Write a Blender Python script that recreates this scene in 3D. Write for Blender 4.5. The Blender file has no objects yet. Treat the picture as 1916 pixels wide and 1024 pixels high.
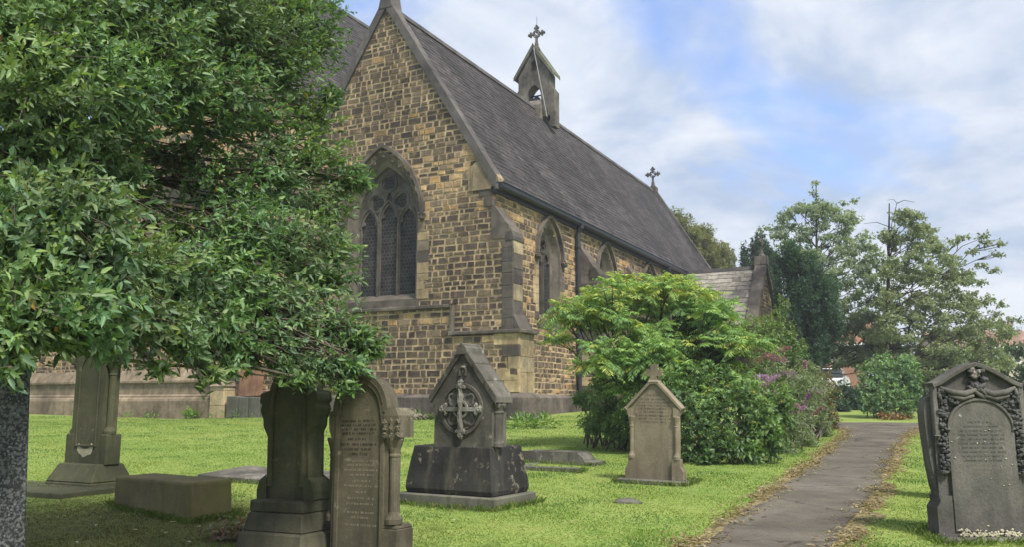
import bpy, math, random
import numpy as np
from mathutils import Vector, Matrix, Euler
S = bpy.context.scene
COL = S.collection
R = math.radians
rng = np.random.default_rng(7)
random.seed(11)
H, SLOPE = 1.55, .033
TH = R(27.3)                                   # the church and most graves are turned this far from the view

# ------------------------------------------------------------------ terrain
def gz(x, y):
    x = np.asarray(x, float); y = np.asarray(y, float)
    base = np.where(y < 75, SLOPE * y, SLOPE * 75 + (y - 75) * .012)
    near = np.exp(-np.maximum(y - 10, 0) / 25)
    b = .016 * np.sin(x * 1.7 + 1.1 * np.sin(y * .9)) * np.cos(y * 1.3 + .4) + .01 * np.sin(x * 4.1 + y * 3.3)
    dip = np.clip((-x - 5) / 9, 0, 1) * np.clip((y - 25) / 10, 0, 1)
    return base + b * near - .30 * dip
def G(x, y, dz=0.):
    return Vector((x, y, float(gz(x, y)) + dz))

# ------------------------------------------------------------------ mesh builder
class MB:
    def __init__(s): s.v = []; s.f = []; s.c = []; s.m = []
    def add(s, vs, fs, col=None, mi=0):
        o = len(s.v); s.v += [tuple(p) for p in vs]
        for f in fs:
            s.f.append(tuple(i + o for i in f)); s.c.append(col or (1, 1, 1)); s.m.append(mi)
    def box(s, x0, x1, y0, y1, z0, z1, M=None, col=None, mi=0):
        vs = [(x, y, z) for z in (z0, z1) for y in (y0, y1) for x in (x0, x1)]
        if M: vs = [M(*p) for p in vs]
        s.add(vs, [(0, 2, 3, 1), (4, 5, 7, 6), (0, 1, 5, 4), (2, 6, 7, 3), (0, 4, 6, 2), (1, 3, 7, 5)], col, mi)
    def frustum(s, b, z0, t, z1, M=None, col=None):
        # b, t: (x0, x1, y0, y1) rectangles at the bottom and the top
        vs = [(b[0], b[2], z0), (b[1], b[2], z0), (b[1], b[3], z0), (b[0], b[3], z0),
              (t[0], t[2], z1), (t[1], t[2], z1), (t[1], t[3], z1), (t[0], t[3], z1)]
        if M: vs = [M(*p) for p in vs]
        s.add(vs, [(3, 2, 1, 0), (4, 5, 6, 7), (0, 1, 5, 4), (1, 2, 6, 5), (2, 3, 7, 6), (3, 0, 4, 7)], col)
    def prism(s, pts, d0, d1, M, col=None, mi=0):
        # outline of (a, z) pushed from depth d0 to d1
        n = len(pts)
        vs = [M(a, d0, z) for a, z in pts] + [M(a, d1, z) for a, z in pts]
        fs = [tuple(range(n)), tuple(range(2 * n - 1, n - 1, -1))]
        fs += [(i, (i + 1) % n, n + (i + 1) % n, n + i) for i in range(n)]
        s.add(vs, fs, col, mi)
    def loft(s, rects, col=None):
        # stacked rectangles (x0, x1, y0, y1, z) joined into one solid
        vs = []
        for x0, x1, y0, y1, z in rects: vs += [(x0, y0, z), (x1, y0, z), (x1, y1, z), (x0, y1, z)]
        n = len(rects); fs = [(3, 2, 1, 0), tuple(4 * n - 4 + k for k in range(4))]
        for i in range(n - 1):
            for k in range(4): fs.append((4 * i + k, 4 * i + (k + 1) % 4, 4 * i + 4 + (k + 1) % 4, 4 * i + 4 + k))
        s.add(vs, fs, col)
    def bar(s, pts, w, d0, d1, M, closed=False, col=None):
        # a moulding of width w following an (a, z) line
        P = [np.array(p, float) for p in pts]; n = len(P); A = []; B = []
        for i in range(n):
            if closed: t0 = P[i] - P[i - 1]; t1 = P[(i + 1) % n] - P[i]
            else: t0 = P[i] - P[max(i - 1, 0)]; t1 = P[min(i + 1, n - 1)] - P[i]
            if np.linalg.norm(t0) < 1e-9: t0 = t1
            if np.linalg.norm(t1) < 1e-9: t1 = t0
            t0 = t0 / np.linalg.norm(t0); t1 = t1 / np.linalg.norm(t1)
            nn = np.array([-(t0 + t1)[1], (t0 + t1)[0]]); l = np.linalg.norm(nn)
            nn = nn / l if l > 1e-6 else np.array([-t0[1], t0[0]])
            k = min(1 / max(np.dot(nn, np.array([-t0[1], t0[0]])), .4), 2.)
            A.append(P[i] + nn * w / 2 * k); B.append(P[i] - nn * w / 2 * k)
        vs = []
        for i in range(n):
            vs += [M(A[i][0], d0, A[i][1]), M(B[i][0], d0, B[i][1]), M(B[i][0], d1, B[i][1]), M(A[i][0], d1, A[i][1])]
        fs = []
        for i in range(n if closed else n - 1):
            j = (i + 1) % n
            for k in range(4): fs.append((4 * i + k, 4 * i + (k + 1) % 4, 4 * j + (k + 1) % 4, 4 * j + k))
        if not closed: fs += [(0, 1, 2, 3), tuple(4 * n - 4 + k for k in (3, 2, 1, 0))]
        s.add(vs, fs, col)
    def tube(s, pts, rad, seg=8, col=None):
        P = [Vector(p) for p in pts]; n = len(P)
        if not hasattr(rad, '__len__'): rad = [rad] * n
        vs = []; up = Vector((.13, .21, .97))
        for i in range(n):
            t = (P[min(i + 1, n - 1)] - P[max(i - 1, 0)]).normalized()
            u = t.cross(up)
            if u.length < 1e-3: u = t.cross(Vector((1, 0, 0)))
            u.normalize(); w = t.cross(u)
            for k in range(seg):
                a = 2 * math.pi * k / seg
                vs.append(P[i] + (u * math.cos(a) + w * math.sin(a)) * rad[i])
        fs = [(i * seg + k, i * seg + (k + 1) % seg, (i + 1) * seg + (k + 1) % seg, (i + 1) * seg + k) for i in range(n - 1) for k in range(seg)]
        fs += [tuple(range(seg))[::-1], tuple((n - 1) * seg + k for k in range(seg))]
        s.add(vs, fs, col)
    def lathe(s, prof, c, seg=12, M=None, col=None):
        vs = []
        for r, z in prof:
            for k in range(seg):
                a = 2 * math.pi * k / seg
                p = (c[0] + r * math.cos(a), c[1] + r * math.sin(a), c[2] + z)
                vs.append(M(*p) if M else p)
        n = len(prof)
        fs = [(i * seg + k, i * seg + (k + 1) % seg, (i + 1) * seg + (k + 1) % seg, (i + 1) * seg + k) for i in range(n - 1) for k in range(seg)]
        fs += [tuple(range(seg))[::-1], tuple((n - 1) * seg + k for k in range(seg))]
        s.add(vs, fs, col)
    def blob(s, c, r, M=None, jit=.15, col=None, n=6, m=5):
        vs = []; 
        for i in range(m + 1):
            ph = math.pi * i / m
            for k in range(n):
                a = 2 * math.pi * k / n + i * .4
                q = 1 + random.uniform(-jit, jit)
                p = (c[0] + r[0] * math.sin(ph) * math.cos(a) * q, c[1] + r[1] * math.sin(ph) * math.sin(a) * q, c[2] + r[2] * math.cos(ph) * q)
                vs.append(M(*p) if M else p)
        fs = [(i * n + k, i * n + (k + 1) % n, (i + 1) * n + (k + 1) % n, (i + 1) * n + k) for i in range(m) for k in range(n)]
        s.add(vs, fs, col)
    def build(s, name, mat, parent=None, smooth=False, bevel=0., seg=1):
        me = bpy.data.meshes.new(name); me.from_pydata(s.v, [], s.f); me.update()
        at = me.attributes.new('col', 'FLOAT_COLOR', 'FACE')
        c = np.ones((len(s.f), 4), np.float32); c[:, :3] = np.array(s.c, np.float32).reshape(-1, 3)
        at.data.foreach_set('color', c.ravel())
        for m in (mat if isinstance(mat, (list, tuple)) else [mat]): me.materials.append(m)
        if any(s.m): me.polygons.foreach_set('material_index', s.m)
        if smooth: me.polygons.foreach_set('use_smooth', [True] * len(s.f))
        o = bpy.data.objects.new(name, me); COL.objects.link(o)
        if parent: o.parent = parent
        if bevel:
            b = o.modifiers.new('Bevel', 'BEVEL'); b.width = bevel; b.segments = seg; b.limit_method = 'ANGLE'; b.angle_limit = R(35)
        return o

def empty(name, loc=(0, 0, 0), rz=0., parent=None, tilt=(0, 0)):
    o = bpy.data.objects.new(name, None); COL.objects.link(o); o.location = loc
    o.rotation_euler = (tilt[0], tilt[1], rz); o.empty_display_size = .3
    if parent: o.parent = parent
    return o
def tag(o, label=None, cat=None, group=None, kind=None):
    if label: o['label'] = label
    if cat: o['category'] = cat
    if group: o['group'] = group
    if kind: o['kind'] = kind
    return o

# ------------------------------------------------------------------ materials
class NT:
    def __init__(s, tree): s.t = tree
    def n(s, typ, props=None, **inp):
        nd = s.t.nodes.new('ShaderNode' + typ)
        for k, v in (props or {}).items(): setattr(nd, k, v)
        for k, v in inp.items(): s.set(nd, k, v)
        return nd
    def set(s, nd, k, v):
        k = k.replace('_', ' ')
        sock = None
        if k.isdigit(): sock = nd.inputs[int(k)]
        else: sock = nd.inputs[k]
        if isinstance(v, bpy.types.NodeSocket): s.t.links.new(v, sock)
        elif isinstance(v, bpy.types.Node): s.t.links.new(v.outputs[0], sock)
        else:
            if hasattr(sock.default_value, '__len__') and hasattr(v, '__len__') and len(v) == 3 and len(sock.default_value) == 4: v = (*v, 1)
            sock.default_value = v
    def mix(s, fac, a, b, mode='MIX'):
        nd = s.n('Mix', {'data_type': 'RGBA', 'blend_type': mode})
        s.set(nd, '0', fac); s.set(nd, '6', a); s.set(nd, '7', b)
        return nd.outputs[2]
    def math(s, op, a, b=0., c=0.):
        nd = s.n('Math', {'operation': op}); s.set(nd, '0', a); s.set(nd, '1', b); s.set(nd, '2', c); return nd.outputs[0]
    def ramp(s, fac, *stops):
        nd = s.n('ValToRGB', Fac=fac); e = nd.color_ramp.elements
        while len(e) < len(stops): e.new(.5)
        for el, (p, c) in zip(e, stops): el.position = p; el.color = (c, c, c, 1) if not hasattr(c, '__len__') else (*c, 1)
        return nd.outputs[0]
    def noise(s, vec, scale, detail=4, rough=.55, dist=0.):
        return s.n('TexNoise', Vector=vec, Scale=scale, Detail=detail, Roughness=rough, Distortion=dist).outputs[0]
    def scaled(s, vec, sc):
        return s.n('Mapping', Vector=vec, Scale=sc).outputs[0]

def new_mat(name):
    m = bpy.data.materials.new(name); m.use_nodes = True
    t = NT(m.node_tree); m.node_tree.nodes.clear()
    out = t.n('OutputMaterial')
    return m, t, out
def finish(t, out, base, rough=.85, spec=.25, bump=None, bstr=.3, bdist=.01, metal=0.):
    p = t.n('BsdfPrincipled', Base_Color=base, Roughness=rough, Metallic=metal)
    p.inputs['Specular IOR Level'].default_value = spec
    if bump is not None:
        b = t.n('Bump', Strength=bstr, Distance=bdist, Height=bump); t.set(p, 'Normal', b)
    t.set(out, 'Surface', p); return p
def coords(t):
    return t.n('TexCoord').outputs['Object']

def stone_mat(name, c1, c2, scale=6., attr=False, lichen=None, lam=.6, streak=.5, moss=None, mossam=.5, rough=.88, spec=.2, bstr=.35, streakcol=(.03, .028, .024), fine=45., wear=None):
    m, t, out = new_mat(name); v = coords(t)
    n1 = t.noise(v, scale, 6, .65); n2 = t.noise(v, fine, 4, .7); n3 = t.noise(v, scale * .3, 3, .5)
    if attr:
        a = t.n('Attribute', {'attribute_name': 'col'}).outputs['Color']
        base = t.mix(1., a, t.ramp(n1, (.28, .58), (.72, 1.38)), 'MULTIPLY')
        base = t.mix(1., base, t.ramp(t.noise(v, .45, 5, .6, .3), (.38, .66), (.6, 1.22)), 'MULTIPLY')
        if wear: base = t.mix(t.math('MULTIPLY', t.ramp(t.noise(v, 2.6, 6, .7, .5), (.53, 0.), (.68, 1.)), .7), base, wear)
    else:
        base = t.mix(t.ramp(n1, (.36, 0.), (.64, 1.)), c1, c2)
        base = t.mix(1., base, t.ramp(n3, (.34, .62), (.66, 1.32)), 'MULTIPLY')
    base = t.mix(1., base, t.ramp(n2, (.25, .78), (.75, 1.18)), 'MULTIPLY')
    if streak:
        ns = t.noise(t.scaled(v, (5., 5., .55)), 1.6, 5, .6)
        base = t.mix(t.math('MULTIPLY', t.ramp(ns, (.5, 0.), (.68, 1.)), streak), base, streakcol)
    if lichen:
        nl = t.noise(v, scale * 2.3, 5, .7, .4)
        base = t.mix(t.ramp(nl, (lam, 0.), (lam + .06, .85)), base, lichen)
    if moss:
        nm = t.noise(v, scale * .55, 5, .65)
        base = t.mix(t.math('MULTIPLY', t.ramp(nm, (.38, 0.), (.62, 1.)), mossam), base, moss)
    finish(t, out, base, rough, spec, t.math('ADD', n2, t.math('MULTIPLY', n1, 1.5)), bstr, .012)
    return m

def leaf_mat(name, trans=.28, rough=.42, spec=.45):
    m, t, out = new_mat(name)
    a = t.n('Attribute', {'attribute_name': 'col'}).outputs['Color']
    p = t.n('BsdfPrincipled', Base_Color=a, Roughness=rough); p.inputs['Specular IOR Level'].default_value = spec
    tr = t.n('BsdfTranslucent', Color=t.mix(1., a, (1.35, 1.5, .6), 'MULTIPLY'))
    mx = t.n('MixShader'); t.set(mx, '0', trans); t.set(mx, '1', p); t.set(mx, '2', tr); t.set(out, 'Surface', mx)
    return m
def plain_mat(name, c, rough=.6, spec=.3, metal=0., var=.15, scale=8., bstr=.1):
    m, t, out = new_mat(name); v = coords(t); n = t.noise(v, scale, 5, .6)
    base = t.mix(1., t.mix(0., c, c), t.ramp(n, (.3, 1 - var), (.7, 1 + var)), 'MULTIPLY')
    finish(t, out, base, rough, spec, n, bstr, .01, metal); return m

M_wall = stone_mat('rubble_stone', 0, 0, 7., attr=True, streak=.3, bstr=.8, wear=(.30, .215, .125))
M_mortar = stone_mat('lime_mortar', (.45, .34, .21), (.36, .265, .16), 5., streak=.12, bstr=.5)
M_dress = stone_mat('sooty_ashlar', (.085, .073, .062), (.15, .127, .10), 2.2, streak=.5, lichen=(.25, .2, .13), lam=.66)
M_tracery = stone_mat('tracery_stone', (.062, .055, .048), (.115, .10, .084), 2.5, streak=.4)
M_ashlar = stone_mat('ashlar_blocks', 0, 0, 3., attr=True, streak=.3)
M_slate = stone_mat('roof_slate', 0, 0, 5., attr=True, streak=0, rough=.78, spec=.22, bstr=.3)
M_stoneslate = stone_mat('stone_slate', 0, 0, 6., attr=True, streak=.15, rough=.85, lichen=(.30, .27, .2), lam=.62)
M_coping = stone_mat('coping_stone', (.075, .068, .066), (.125, .112, .105), 1.8, streak=.3, lichen=(.2, .19, .15), lam=.68)
M_ridge = stone_mat('ridge_tile', (.07, .064, .062), (.11, .10, .095), 2.5, streak=.2)
M_iron = plain_mat('black_painted_iron', (.022, .025, .031), .42, .45, 0., .3, 5.)
M_lead = plain_mat('lead_grey', (.16, .165, .175), .5, .4, .2, .25, 6.)
M_cable = plain_mat('pale_cable', (.36, .36, .34), .6, .3, 0., .1)
M_bark = stone_mat('bark', (.075, .062, .048), (.15, .125, .095), 9., streak=0, lichen=(.16, .18, .12), lam=.62, bstr=.8)
M_darkbark = stone_mat('dark_bark', (.035, .03, .026), (.075, .062, .05), 9., streak=0, bstr=.8)
M_leaf = leaf_mat('glossy_leaf', .3, .48, .35)
M_softleaf = leaf_mat('soft_leaf', .3, .55, .3)
M_farleaf = leaf_mat('tree_leaf', .36, .65, .2)
M_petal = leaf_mat('petal', .3, .7, .1)
M_glass, t, out = new_mat('leaded_glass'); v = coords(t)
bk = t.n('TexBrick', Vector=t.n('Mapping', Vector=v, Rotation=(R(90), 0, 0)).outputs[0], Color1=(.020, .020, .020), Color2=(.034, .033, .032), Mortar=(.07, .066, .062), Scale=1., Mortar_Size=.012, Brick_Width=.16, Row_Height=.14)
finish(t, out, t.mix(1., bk.outputs[0], t.ramp(t.noise(v, 2.5, 5), (.3, .6), (.7, 1.5)), 'MULTIPLY'), .7, .1, t.noise(v, 7.), .25, .02)
M_glass_side, t, out = new_mat('leaded_glass_side'); v = coords(t)
bk = t.n('TexBrick', Vector=t.n('Mapping', Vector=v, Rotation=(R(90), 0, R(90))).outputs[0], Color1=(.020, .020, .020), Color2=(.034, .033, .032), Mortar=(.07, .066, .062), Scale=1., Mortar_Size=.012, Brick_Width=.16, Row_Height=.14)
finish(t, out, t.mix(1., bk.outputs[0], t.ramp(t.noise(v, 2.5, 5), (.3, .6), (.7, 1.5)), 'MULTIPLY'), .7, .1, t.noise(v, 7.), .25, .02)

# grave stones
M_gr_green = stone_mat('algae_green_stone', (.066, .066, .040), (.112, .106, .062), 3., streak=.5, moss=(.045, .055, .022), mossam=.5, lichen=(.17, .155, .09), lam=0.620)
M_gr_dark = stone_mat('damp_dark_stone', (.068, .065, .046), (.12, .11, .075), 3.2, streak=.55, moss=(.05, .056, .028), mossam=.35)
M_gr_brown = stone_mat('brown_weathered_stone', (.095, .083, .058), (.17, .143, .10), 3., streak=.5, moss=(.06, .062, .036), mossam=.4, lichen=(.26, .23, .16), lam=0.620)
M_gr_grey = stone_mat('grey_sooty_stone', (.085, .079, .067), (.155, .142, .118), 3., streak=.6, lichen=(.30, .28, .23), lam=0.610)
M_gr_black = stone_mat('black_sooted_stone', (.022, .022, .021), (.042, .04, .037), 2.5, streak=.3, lichen=(.20, .175, .125), lam=0.590, streakcol=(.16, .14, .10))
M_gr_base = stone_mat('pale_grey_base', (.115, .11, .095), (.175, .165, .14), 3.5, streak=.4, moss=(.07, .08, .035), mossam=.45)
M_gr_tan = stone_mat('tan_headstone', (.19, .158, .106), (.27, .228, .158), 2.6, streak=.45, lichen=(.35, .32, .24), lam=0.640, streakcol=(.08, .072, .055))
M_gr_slate = stone_mat('slate_grey_headstone', (.092, .087, .076), (.15, .141, .122), 2.8, streak=.35, lichen=(.36, .35, .30), lam=0.655)
M_gr_carve = stone_mat('carved_dark_stone', (.055, .056, .054), (.10, .10, .095), 6., streak=.2)
M_lichen = stone_mat('cream_lichen', (.42, .39, .27), (.55, .5, .36), 9., streak=0)
M_ins = plain_mat('cut_lettering', (.036, .033, .026), .9, .1)
M_ins_pale = plain_mat('pale_lettering', (.22, .19, .14), .9, .1)
M_red = stone_mat('red_sandstone', (.19, .10, .062), (.27, .155, .09), 3., streak=.4)
M_gran, t, out = new_mat('speckled_granite'); v = coords(t)
n1 = t.noise(v, 62., 3, .6); n2 = t.n('TexVoronoi', Vector=v, Scale=100.).outputs['Color']
base = t.mix(t.ramp(n1, (.46, 0.), (.6, 1.)), (.010, .011, .013), (.10, .104, .11))
base = t.mix(t.math('MULTIPLY', t.ramp(n2, (.78, 0.), (.84, 1.)), .6), base, (.22, .22, .22))
base = t.mix(t.math('MULTIPLY', t.ramp(t.noise(v, 2.5, 4), (.45, 0.), (.7, 1.)), .4), base, (.035, .04, .03))
finish(t, out, base, .55, .35, n1, .15, .004)
M_rubble = stone_mat('loose_rubble', (.16, .14, .105), (.30, .265, .2), 4., streak=.2, moss=(.07, .085, .03), mossam=.4)

# ground
M_ground, t, out = new_mat('mown_grass'); v = coords(t)
n1 = t.noise(v, .55, 5, .6); n2 = t.noise(v, 3.2, 5, .65); n3 = t.noise(v, 26., 4, .7); n4 = t.noise(v, .13, 3)
base = t.mix(t.ramp(n1, (.35, 0.), (.65, 1.)), (.155, .235, .05), (.23, .285, .075))
base = t.mix(t.math('MULTIPLY', t.ramp(n2, (.48, 0.), (.7, 1.)), .55), base, (.25, .255, .08))
base = t.mix(t.math('MULTIPLY', t.ramp(n2, (.3, 1.), (.46, 0.)), .5), base, (.055, .105, .018))
base = t.mix(1., base, t.ramp(n3, (.28, .55), (.72, 1.4)), 'MULTIPLY')
# bare mossy soil under the evergreen
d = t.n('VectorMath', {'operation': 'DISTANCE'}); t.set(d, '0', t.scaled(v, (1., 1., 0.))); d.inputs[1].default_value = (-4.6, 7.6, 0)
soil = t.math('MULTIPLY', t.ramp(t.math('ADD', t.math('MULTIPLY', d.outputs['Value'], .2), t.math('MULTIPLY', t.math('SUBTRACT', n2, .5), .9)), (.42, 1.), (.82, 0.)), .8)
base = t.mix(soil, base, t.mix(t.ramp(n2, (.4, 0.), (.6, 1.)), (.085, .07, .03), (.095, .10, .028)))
finish(t, out, base, .95, .1, t.math('ADD', n3, n2), .7, .03)
M_blade = leaf_mat('grass_blade', .3, .6, .2)
M_path, t, out = new_mat('worn_asphalt'); v = coords(t)
n1 = t.noise(v, 1.3, 5, .6); n2 = t.noise(v, 60., 3, .8); n3 = t.noise(v, 9., 5, .7)
base = t.mix(t.ramp(n1, (.35, 0.), (.65, 1.)), (.085, .075, .061), (.15, .134, .11))
n5 = t.noise(v, .7, 6, .7, .6)
base = t.mix(t.math('MULTIPLY', t.ramp(n5, (.5, 0.), (.62, 1.)), .55), base, (.062, .055, .045))
base = t.mix(t.math('MULTIPLY', t.ramp(t.noise(v, 2.6, 6, .7), (.58, 0.), (.66, 1.)), .6), base, (.07, .085, .03))
cr = t.n('TexVoronoi', {'feature': 'DISTANCE_TO_EDGE'}, Vector=t.n('VectorMath', {'operation': 'ADD'}, **{'0': v, '1': t.scaled(t.n('TexNoise', Vector=v, Scale=3.).outputs['Color'], (.5, .5, 0.))}).outputs[0], Scale=.55).outputs['Distance']
base = t.mix(t.math('MULTIPLY', t.ramp(cr, (.0, 1.), (.012, 0.)), .75), base, (.02, .018, .014))
base = t.mix(t.math('MULTIPLY', t.ramp(n3, (.52, 0.), (.66, 1.)), .5), base, (.12, .098, .06))
base = t.mix(1., base, t.ramp(n2, (.25, .55), (.75, 1.45)), 'MULTIPLY')
finish(t, out, base, .95, .12, n2, .6, .01)
M_verge, t, out = new_mat('dry_verge'); v = coords(t)
n1 = t.noise(v, 5., 5, .7); n2 = t.noise(v, 40., 4, .75)
base = t.mix(t.ramp(n1, (.35, 0.), (.62, 1.)), (.10, .082, .05), (.27, .22, .11))
base = t.mix(1., base, t.ramp(n2, (.25, .5), (.75, 1.45)), 'MULTIPLY')
finish(t, out, base, .95, .1, n2, .7, .02)

# ------------------------------------------------------------------ masonry helpers
def smooth_noise(x, z, s=1., seed=0.):
    return (math.sin(x * 1.3 * s + seed) * math.cos(z * 1.1 * s + seed * 1.7) + .6 * math.sin(x * 2.9 * s - z * 2.3 * s + seed * 2.1) + .4 * math.cos(x * 5.1 * s + z * 4.3 * s + seed)) / 2.
DARK = [(.078, .058, .046), (.095, .072, .056), (.115, .087, .065), (.068, .055, .047), (.138, .10, .07), (.092, .066, .057), (.155, .115, .078)]
TAN = [(.40, .26, .125), (.35, .235, .12), (.42, .29, .16), (.31, .215, .125), (.40, .24, .105)]
MID = [(.19, .145, .095), (.215, .165, .11), (.165, .125, .09), (.20, .14, .09)]
def stone_col(pt):
    r = random.random()
    c = random.choice(TAN if r < pt * .62 else MID if r < pt else DARK)
    k = random.uniform(.7, 1.2); return (c[0] * k, c[1] * k, c[2] * k)
def masonry(st, mo, M, z0, z1, spans, ptan, hr=(.165, .275), wr=(.18, .5), gap=.05, proud=.028, d=0.):
    z = z0
    while z < z1 - .05:
        h = min(random.uniform(*hr), z1 - z)
        if z1 - z - h < .09: h = z1 - z
        for a, b in spans(z + h / 2):
            if b - a < .06: continue
            mo.add([M(a, d, z), M(b, d, z), M(b, d, z + h), M(a, d, z + h)], [(0, 1, 2, 3)])
            x = a
            while x < b - .02:
                w = random.uniform(*wr) * (1.25 if h > .22 else 1.)
                if b - x - w < wr[0] * .8: w = b - x
                g = gap * random.uniform(.6, 1.3) / 2; p = d + proud * random.uniform(.4, 1.25); e = .014
                j = lambda: random.uniform(-.013, .013)
                x0, x1, za, zb = x + g, x + w - g, z + g, z + h - g
                if x1 - x0 > .05 and zb - za > .05:
                    o = [(x0 + j(), za + j()), (x1 + j(), za + j()), (x1 + j(), zb + j()), (x0 + j(), zb + j())]
                    cx, cz = (x0 + x1) / 2, (za + zb) / 2
                    inn = [(q[0] + (e if q[0] < cx else -e), q[1] + (e if q[1] < cz else -e)) for q in o]
                    vs = [M(q[0], d - .01, q[1]) for q in o] + [M(q[0], p + random.uniform(-.006, .006), q[1]) for q in inn]
                    cc = stone_col(ptan(cx, cz)); st.add(vs, [(4, 5, 6, 7)], cc); st.add(vs[:], [(0, 1, 5, 4), (1, 2, 6, 5), (2, 3, 7, 6), (3, 0, 4, 7)], tuple(q * .5 + m_ * .5 for q, m_ in zip(cc, (.42, .33, .21))))
                x += w
        z += h
def subtract(iv, a, b):
    o = []
    for p, q in iv:
        if b <= p or a >= q: o.append((p, q)); continue
        if a > p: o.append((p, a))
        if b < q: o.append((b, q))
    return o
def arch(w, spring, apex, n=12, c=0.):
    # pointed arch from the left springer over the apex to the right springer
    hgt = apex - spring; r = (w * w + hgt * hgt) / (2 * w); th = math.asin(min(hgt / r, 1))
    if hgt > r: th = math.pi - th
    L = [(c - w + r - r * math.cos(th * i / n), spring + r * math.sin(th * i / n)) for i in range(n + 1)]
    return L + [(2 * c - a, z) for a, z in L[-2::-1]]
def arch_half(w, spring, apex, z):
    if z <= spring: return w
    if z >= apex: return 0.
    hgt = apex - spring; r = (w * w + hgt * hgt) / (2 * w)
    return max(w - r + math.sqrt(max(r * r - (z - spring) ** 2, 0)), 0)
def circle(c, r, n=16):
    return [(c[0] + r * math.cos(2 * math.pi * i / n), c[1] + r * math.sin(2 * math.pi * i / n)) for i in range(n)]
def foil(c, r, k, n=32, dep=.28, ph=math.pi / 2):
    return [(c[0] + r * (1 - dep + dep * abs(math.cos(k * (a - ph) / 2))) * math.cos(a), c[1] + r * (1 - dep + dep * abs(math.cos(k * (a - ph) / 2))) * math.sin(a)) for a in [2 * math.pi * i / n for i in range(n)]]

def slates(mb, P0, U, V, length, slope, row, wid, thick, colf, trim=None):
    # overlapping slates: U along the eave, V up the slope, both unit vectors
    U = Vector(U); V = Vector(V); N = U.cross(V).normalized()
    if N.z < 0: N = -N
    P0 = Vector(P0); k = int(math.ceil(slope / row))
    for i in range(k):
        u = -random.uniform(0, wid); v0 = i * row; v1 = min(v0 + row * 1.25, slope)
        while u < length:
            w = wid * random.uniform(.86, 1.14); a = max(u, 0.) + .005; b = min(u + w, length) - .005
            if b - a > .03:
                t = thick * random.uniform(.7, 1.35); c = colf(a, v0); jj = random.uniform(-.012, .012)
                q = [P0 + U * a + V * (v0 + jj) + N * t * 2, P0 + U * b + V * (v0 + jj) + N * t * 2, P0 + U * b + V * v1 + N * t * .6, P0 + U * a + V * v1 + N * t * .6]
                lo = [p - N * t * 1.5 for p in q[:2]]
                mb.add(q + lo, [(0, 1, 2, 3), (4, 5, 1, 0), (4, 0, 3), (5, 2, 1)], c)
            u += w

# ------------------------------------------------------------------ CHURCH (local x to its right side, local y along the nave)
CH = empty('church', (.2518, 29.191, 0), -TH)
tag(CH, 'sandstone church with steep slate roofs, pointed windows and bellcote', 'church')
MW = lambda a, d, z: (a, -d, z)                       # west front
XS = -1.1
MS = lambda a, d, z: (XS + d, a, z)                   # long right hand wall
AX, HW, ZE, SLP = -5.85, 4.75, 9.65, 1.6             # aisle gable
NX, NHW, NZE, NSLP = -16.6, 6.0, 14.4, 1.55          # taller nave behind
LEN = 33.6
WW = dict(c=AX, w=1.62, spring=8.45, apex=11.05, sill=5.3)   # big west window
W2 = dict(c=NX, w=1.9, spring=9.6, apex=12.6, sill=5.3)
side_windows = [4.8, 11.1, 17.5]
SWN = dict(w=.98, spring=7.35, apex=8.75, sill=4.75)
def cut(iv, w, c, z, m=.0):
    if w['sill'] - .05 < z < w['apex']:
        hh = arch_half(w['w'], w['spring'], w['apex'], z) + m
        iv = subtract(iv, c - hh, c + hh)
    return iv
STEP = -2.64
def lower_top(x): return 4.95 if x < STEP else 3.98
def but_edge(z):   # right edge of the west front, buttress included
    if z < 3.98: return 0.
    if z < 7.35: return -.27
    if z < 8.5: return -.27 - (z - 7.35) / 1.15 * .83
    return XS
def sp_aisle(z):
    if z > ZE:
        hh = HW - (z - ZE) / SLP
        return cut([(AX - hh + .06, AX + hh - .06)], WW, WW['c'], z) if hh > .1 else []
    return cut([(AX - HW, but_edge(z))], WW, WW['c'], z)
def pt_west(x, z):
    p = .12 + .20 * smooth_noise(x, z, .55, 2.)
    if z > 12.5: p -= .05
    if 8.6 < z < 11.8 and x > -4.2: p += .5 * math.exp(-((x + 2.7) ** 2) / 2.2)
    if 8.5 < z < 12.5: p += .12
    if 4.4 < z < 8.2 and x > -4.: p -= .16
    if 2. < z < 3.2: p -= .14
    if z < lower_top(x) and z > lower_top(x) - .55: p += .6
    return min(max(p, .03), .95)
st, mo = MB(), MB()
Z0 = 1.86
def sp_up(z):
    o = []
    for a, b in sp_aisle(z):
        if z < 4.95: a = max(a, STEP)
        if b > a: o.append((a, b))
    return o
masonry(st, mo, MW, 3.98, 17.2, sp_up, pt_west)
def sp_low(z):
    iv = sp_aisle(z)
    return [(a, min(b, STEP) if z > 3.98 else b) for a, b in iv if a < STEP or z < 3.98]
masonry(st, mo, MW, Z0, 4.93, sp_low, pt_west, d=.07)
gw = mo.build('west_wall', M_mortar, CH); st.build('wall_stones', M_wall, gw)
# nave front, mostly behind the evergreen
st, mo = MB(), MB()
def sp_nave(z):
    l = NX - NHW
    if z > NZE:
        hh = NHW - (z - NZE) / NSLP
        return [(NX - hh, NX + hh)] if hh > .1 else []
    return cut([(l, AX - HW - .02)], W2, W2['c'], z)
pt_n = lambda x, z: min(max(.55 + .3 * smooth_noise(x, z, .5, 5.), .1), .95)
masonry(st, mo, MW, 2.9, 23.6, sp_nave, pt_n)
masonry(st, mo, MW, 1.86, 2.9, lambda z: [(-12.95, -10.58)], pt_n)
nw = mo.build('nave_front', M_mortar, CH); st.build('nave_front_stones', M_wall, nw)
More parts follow.
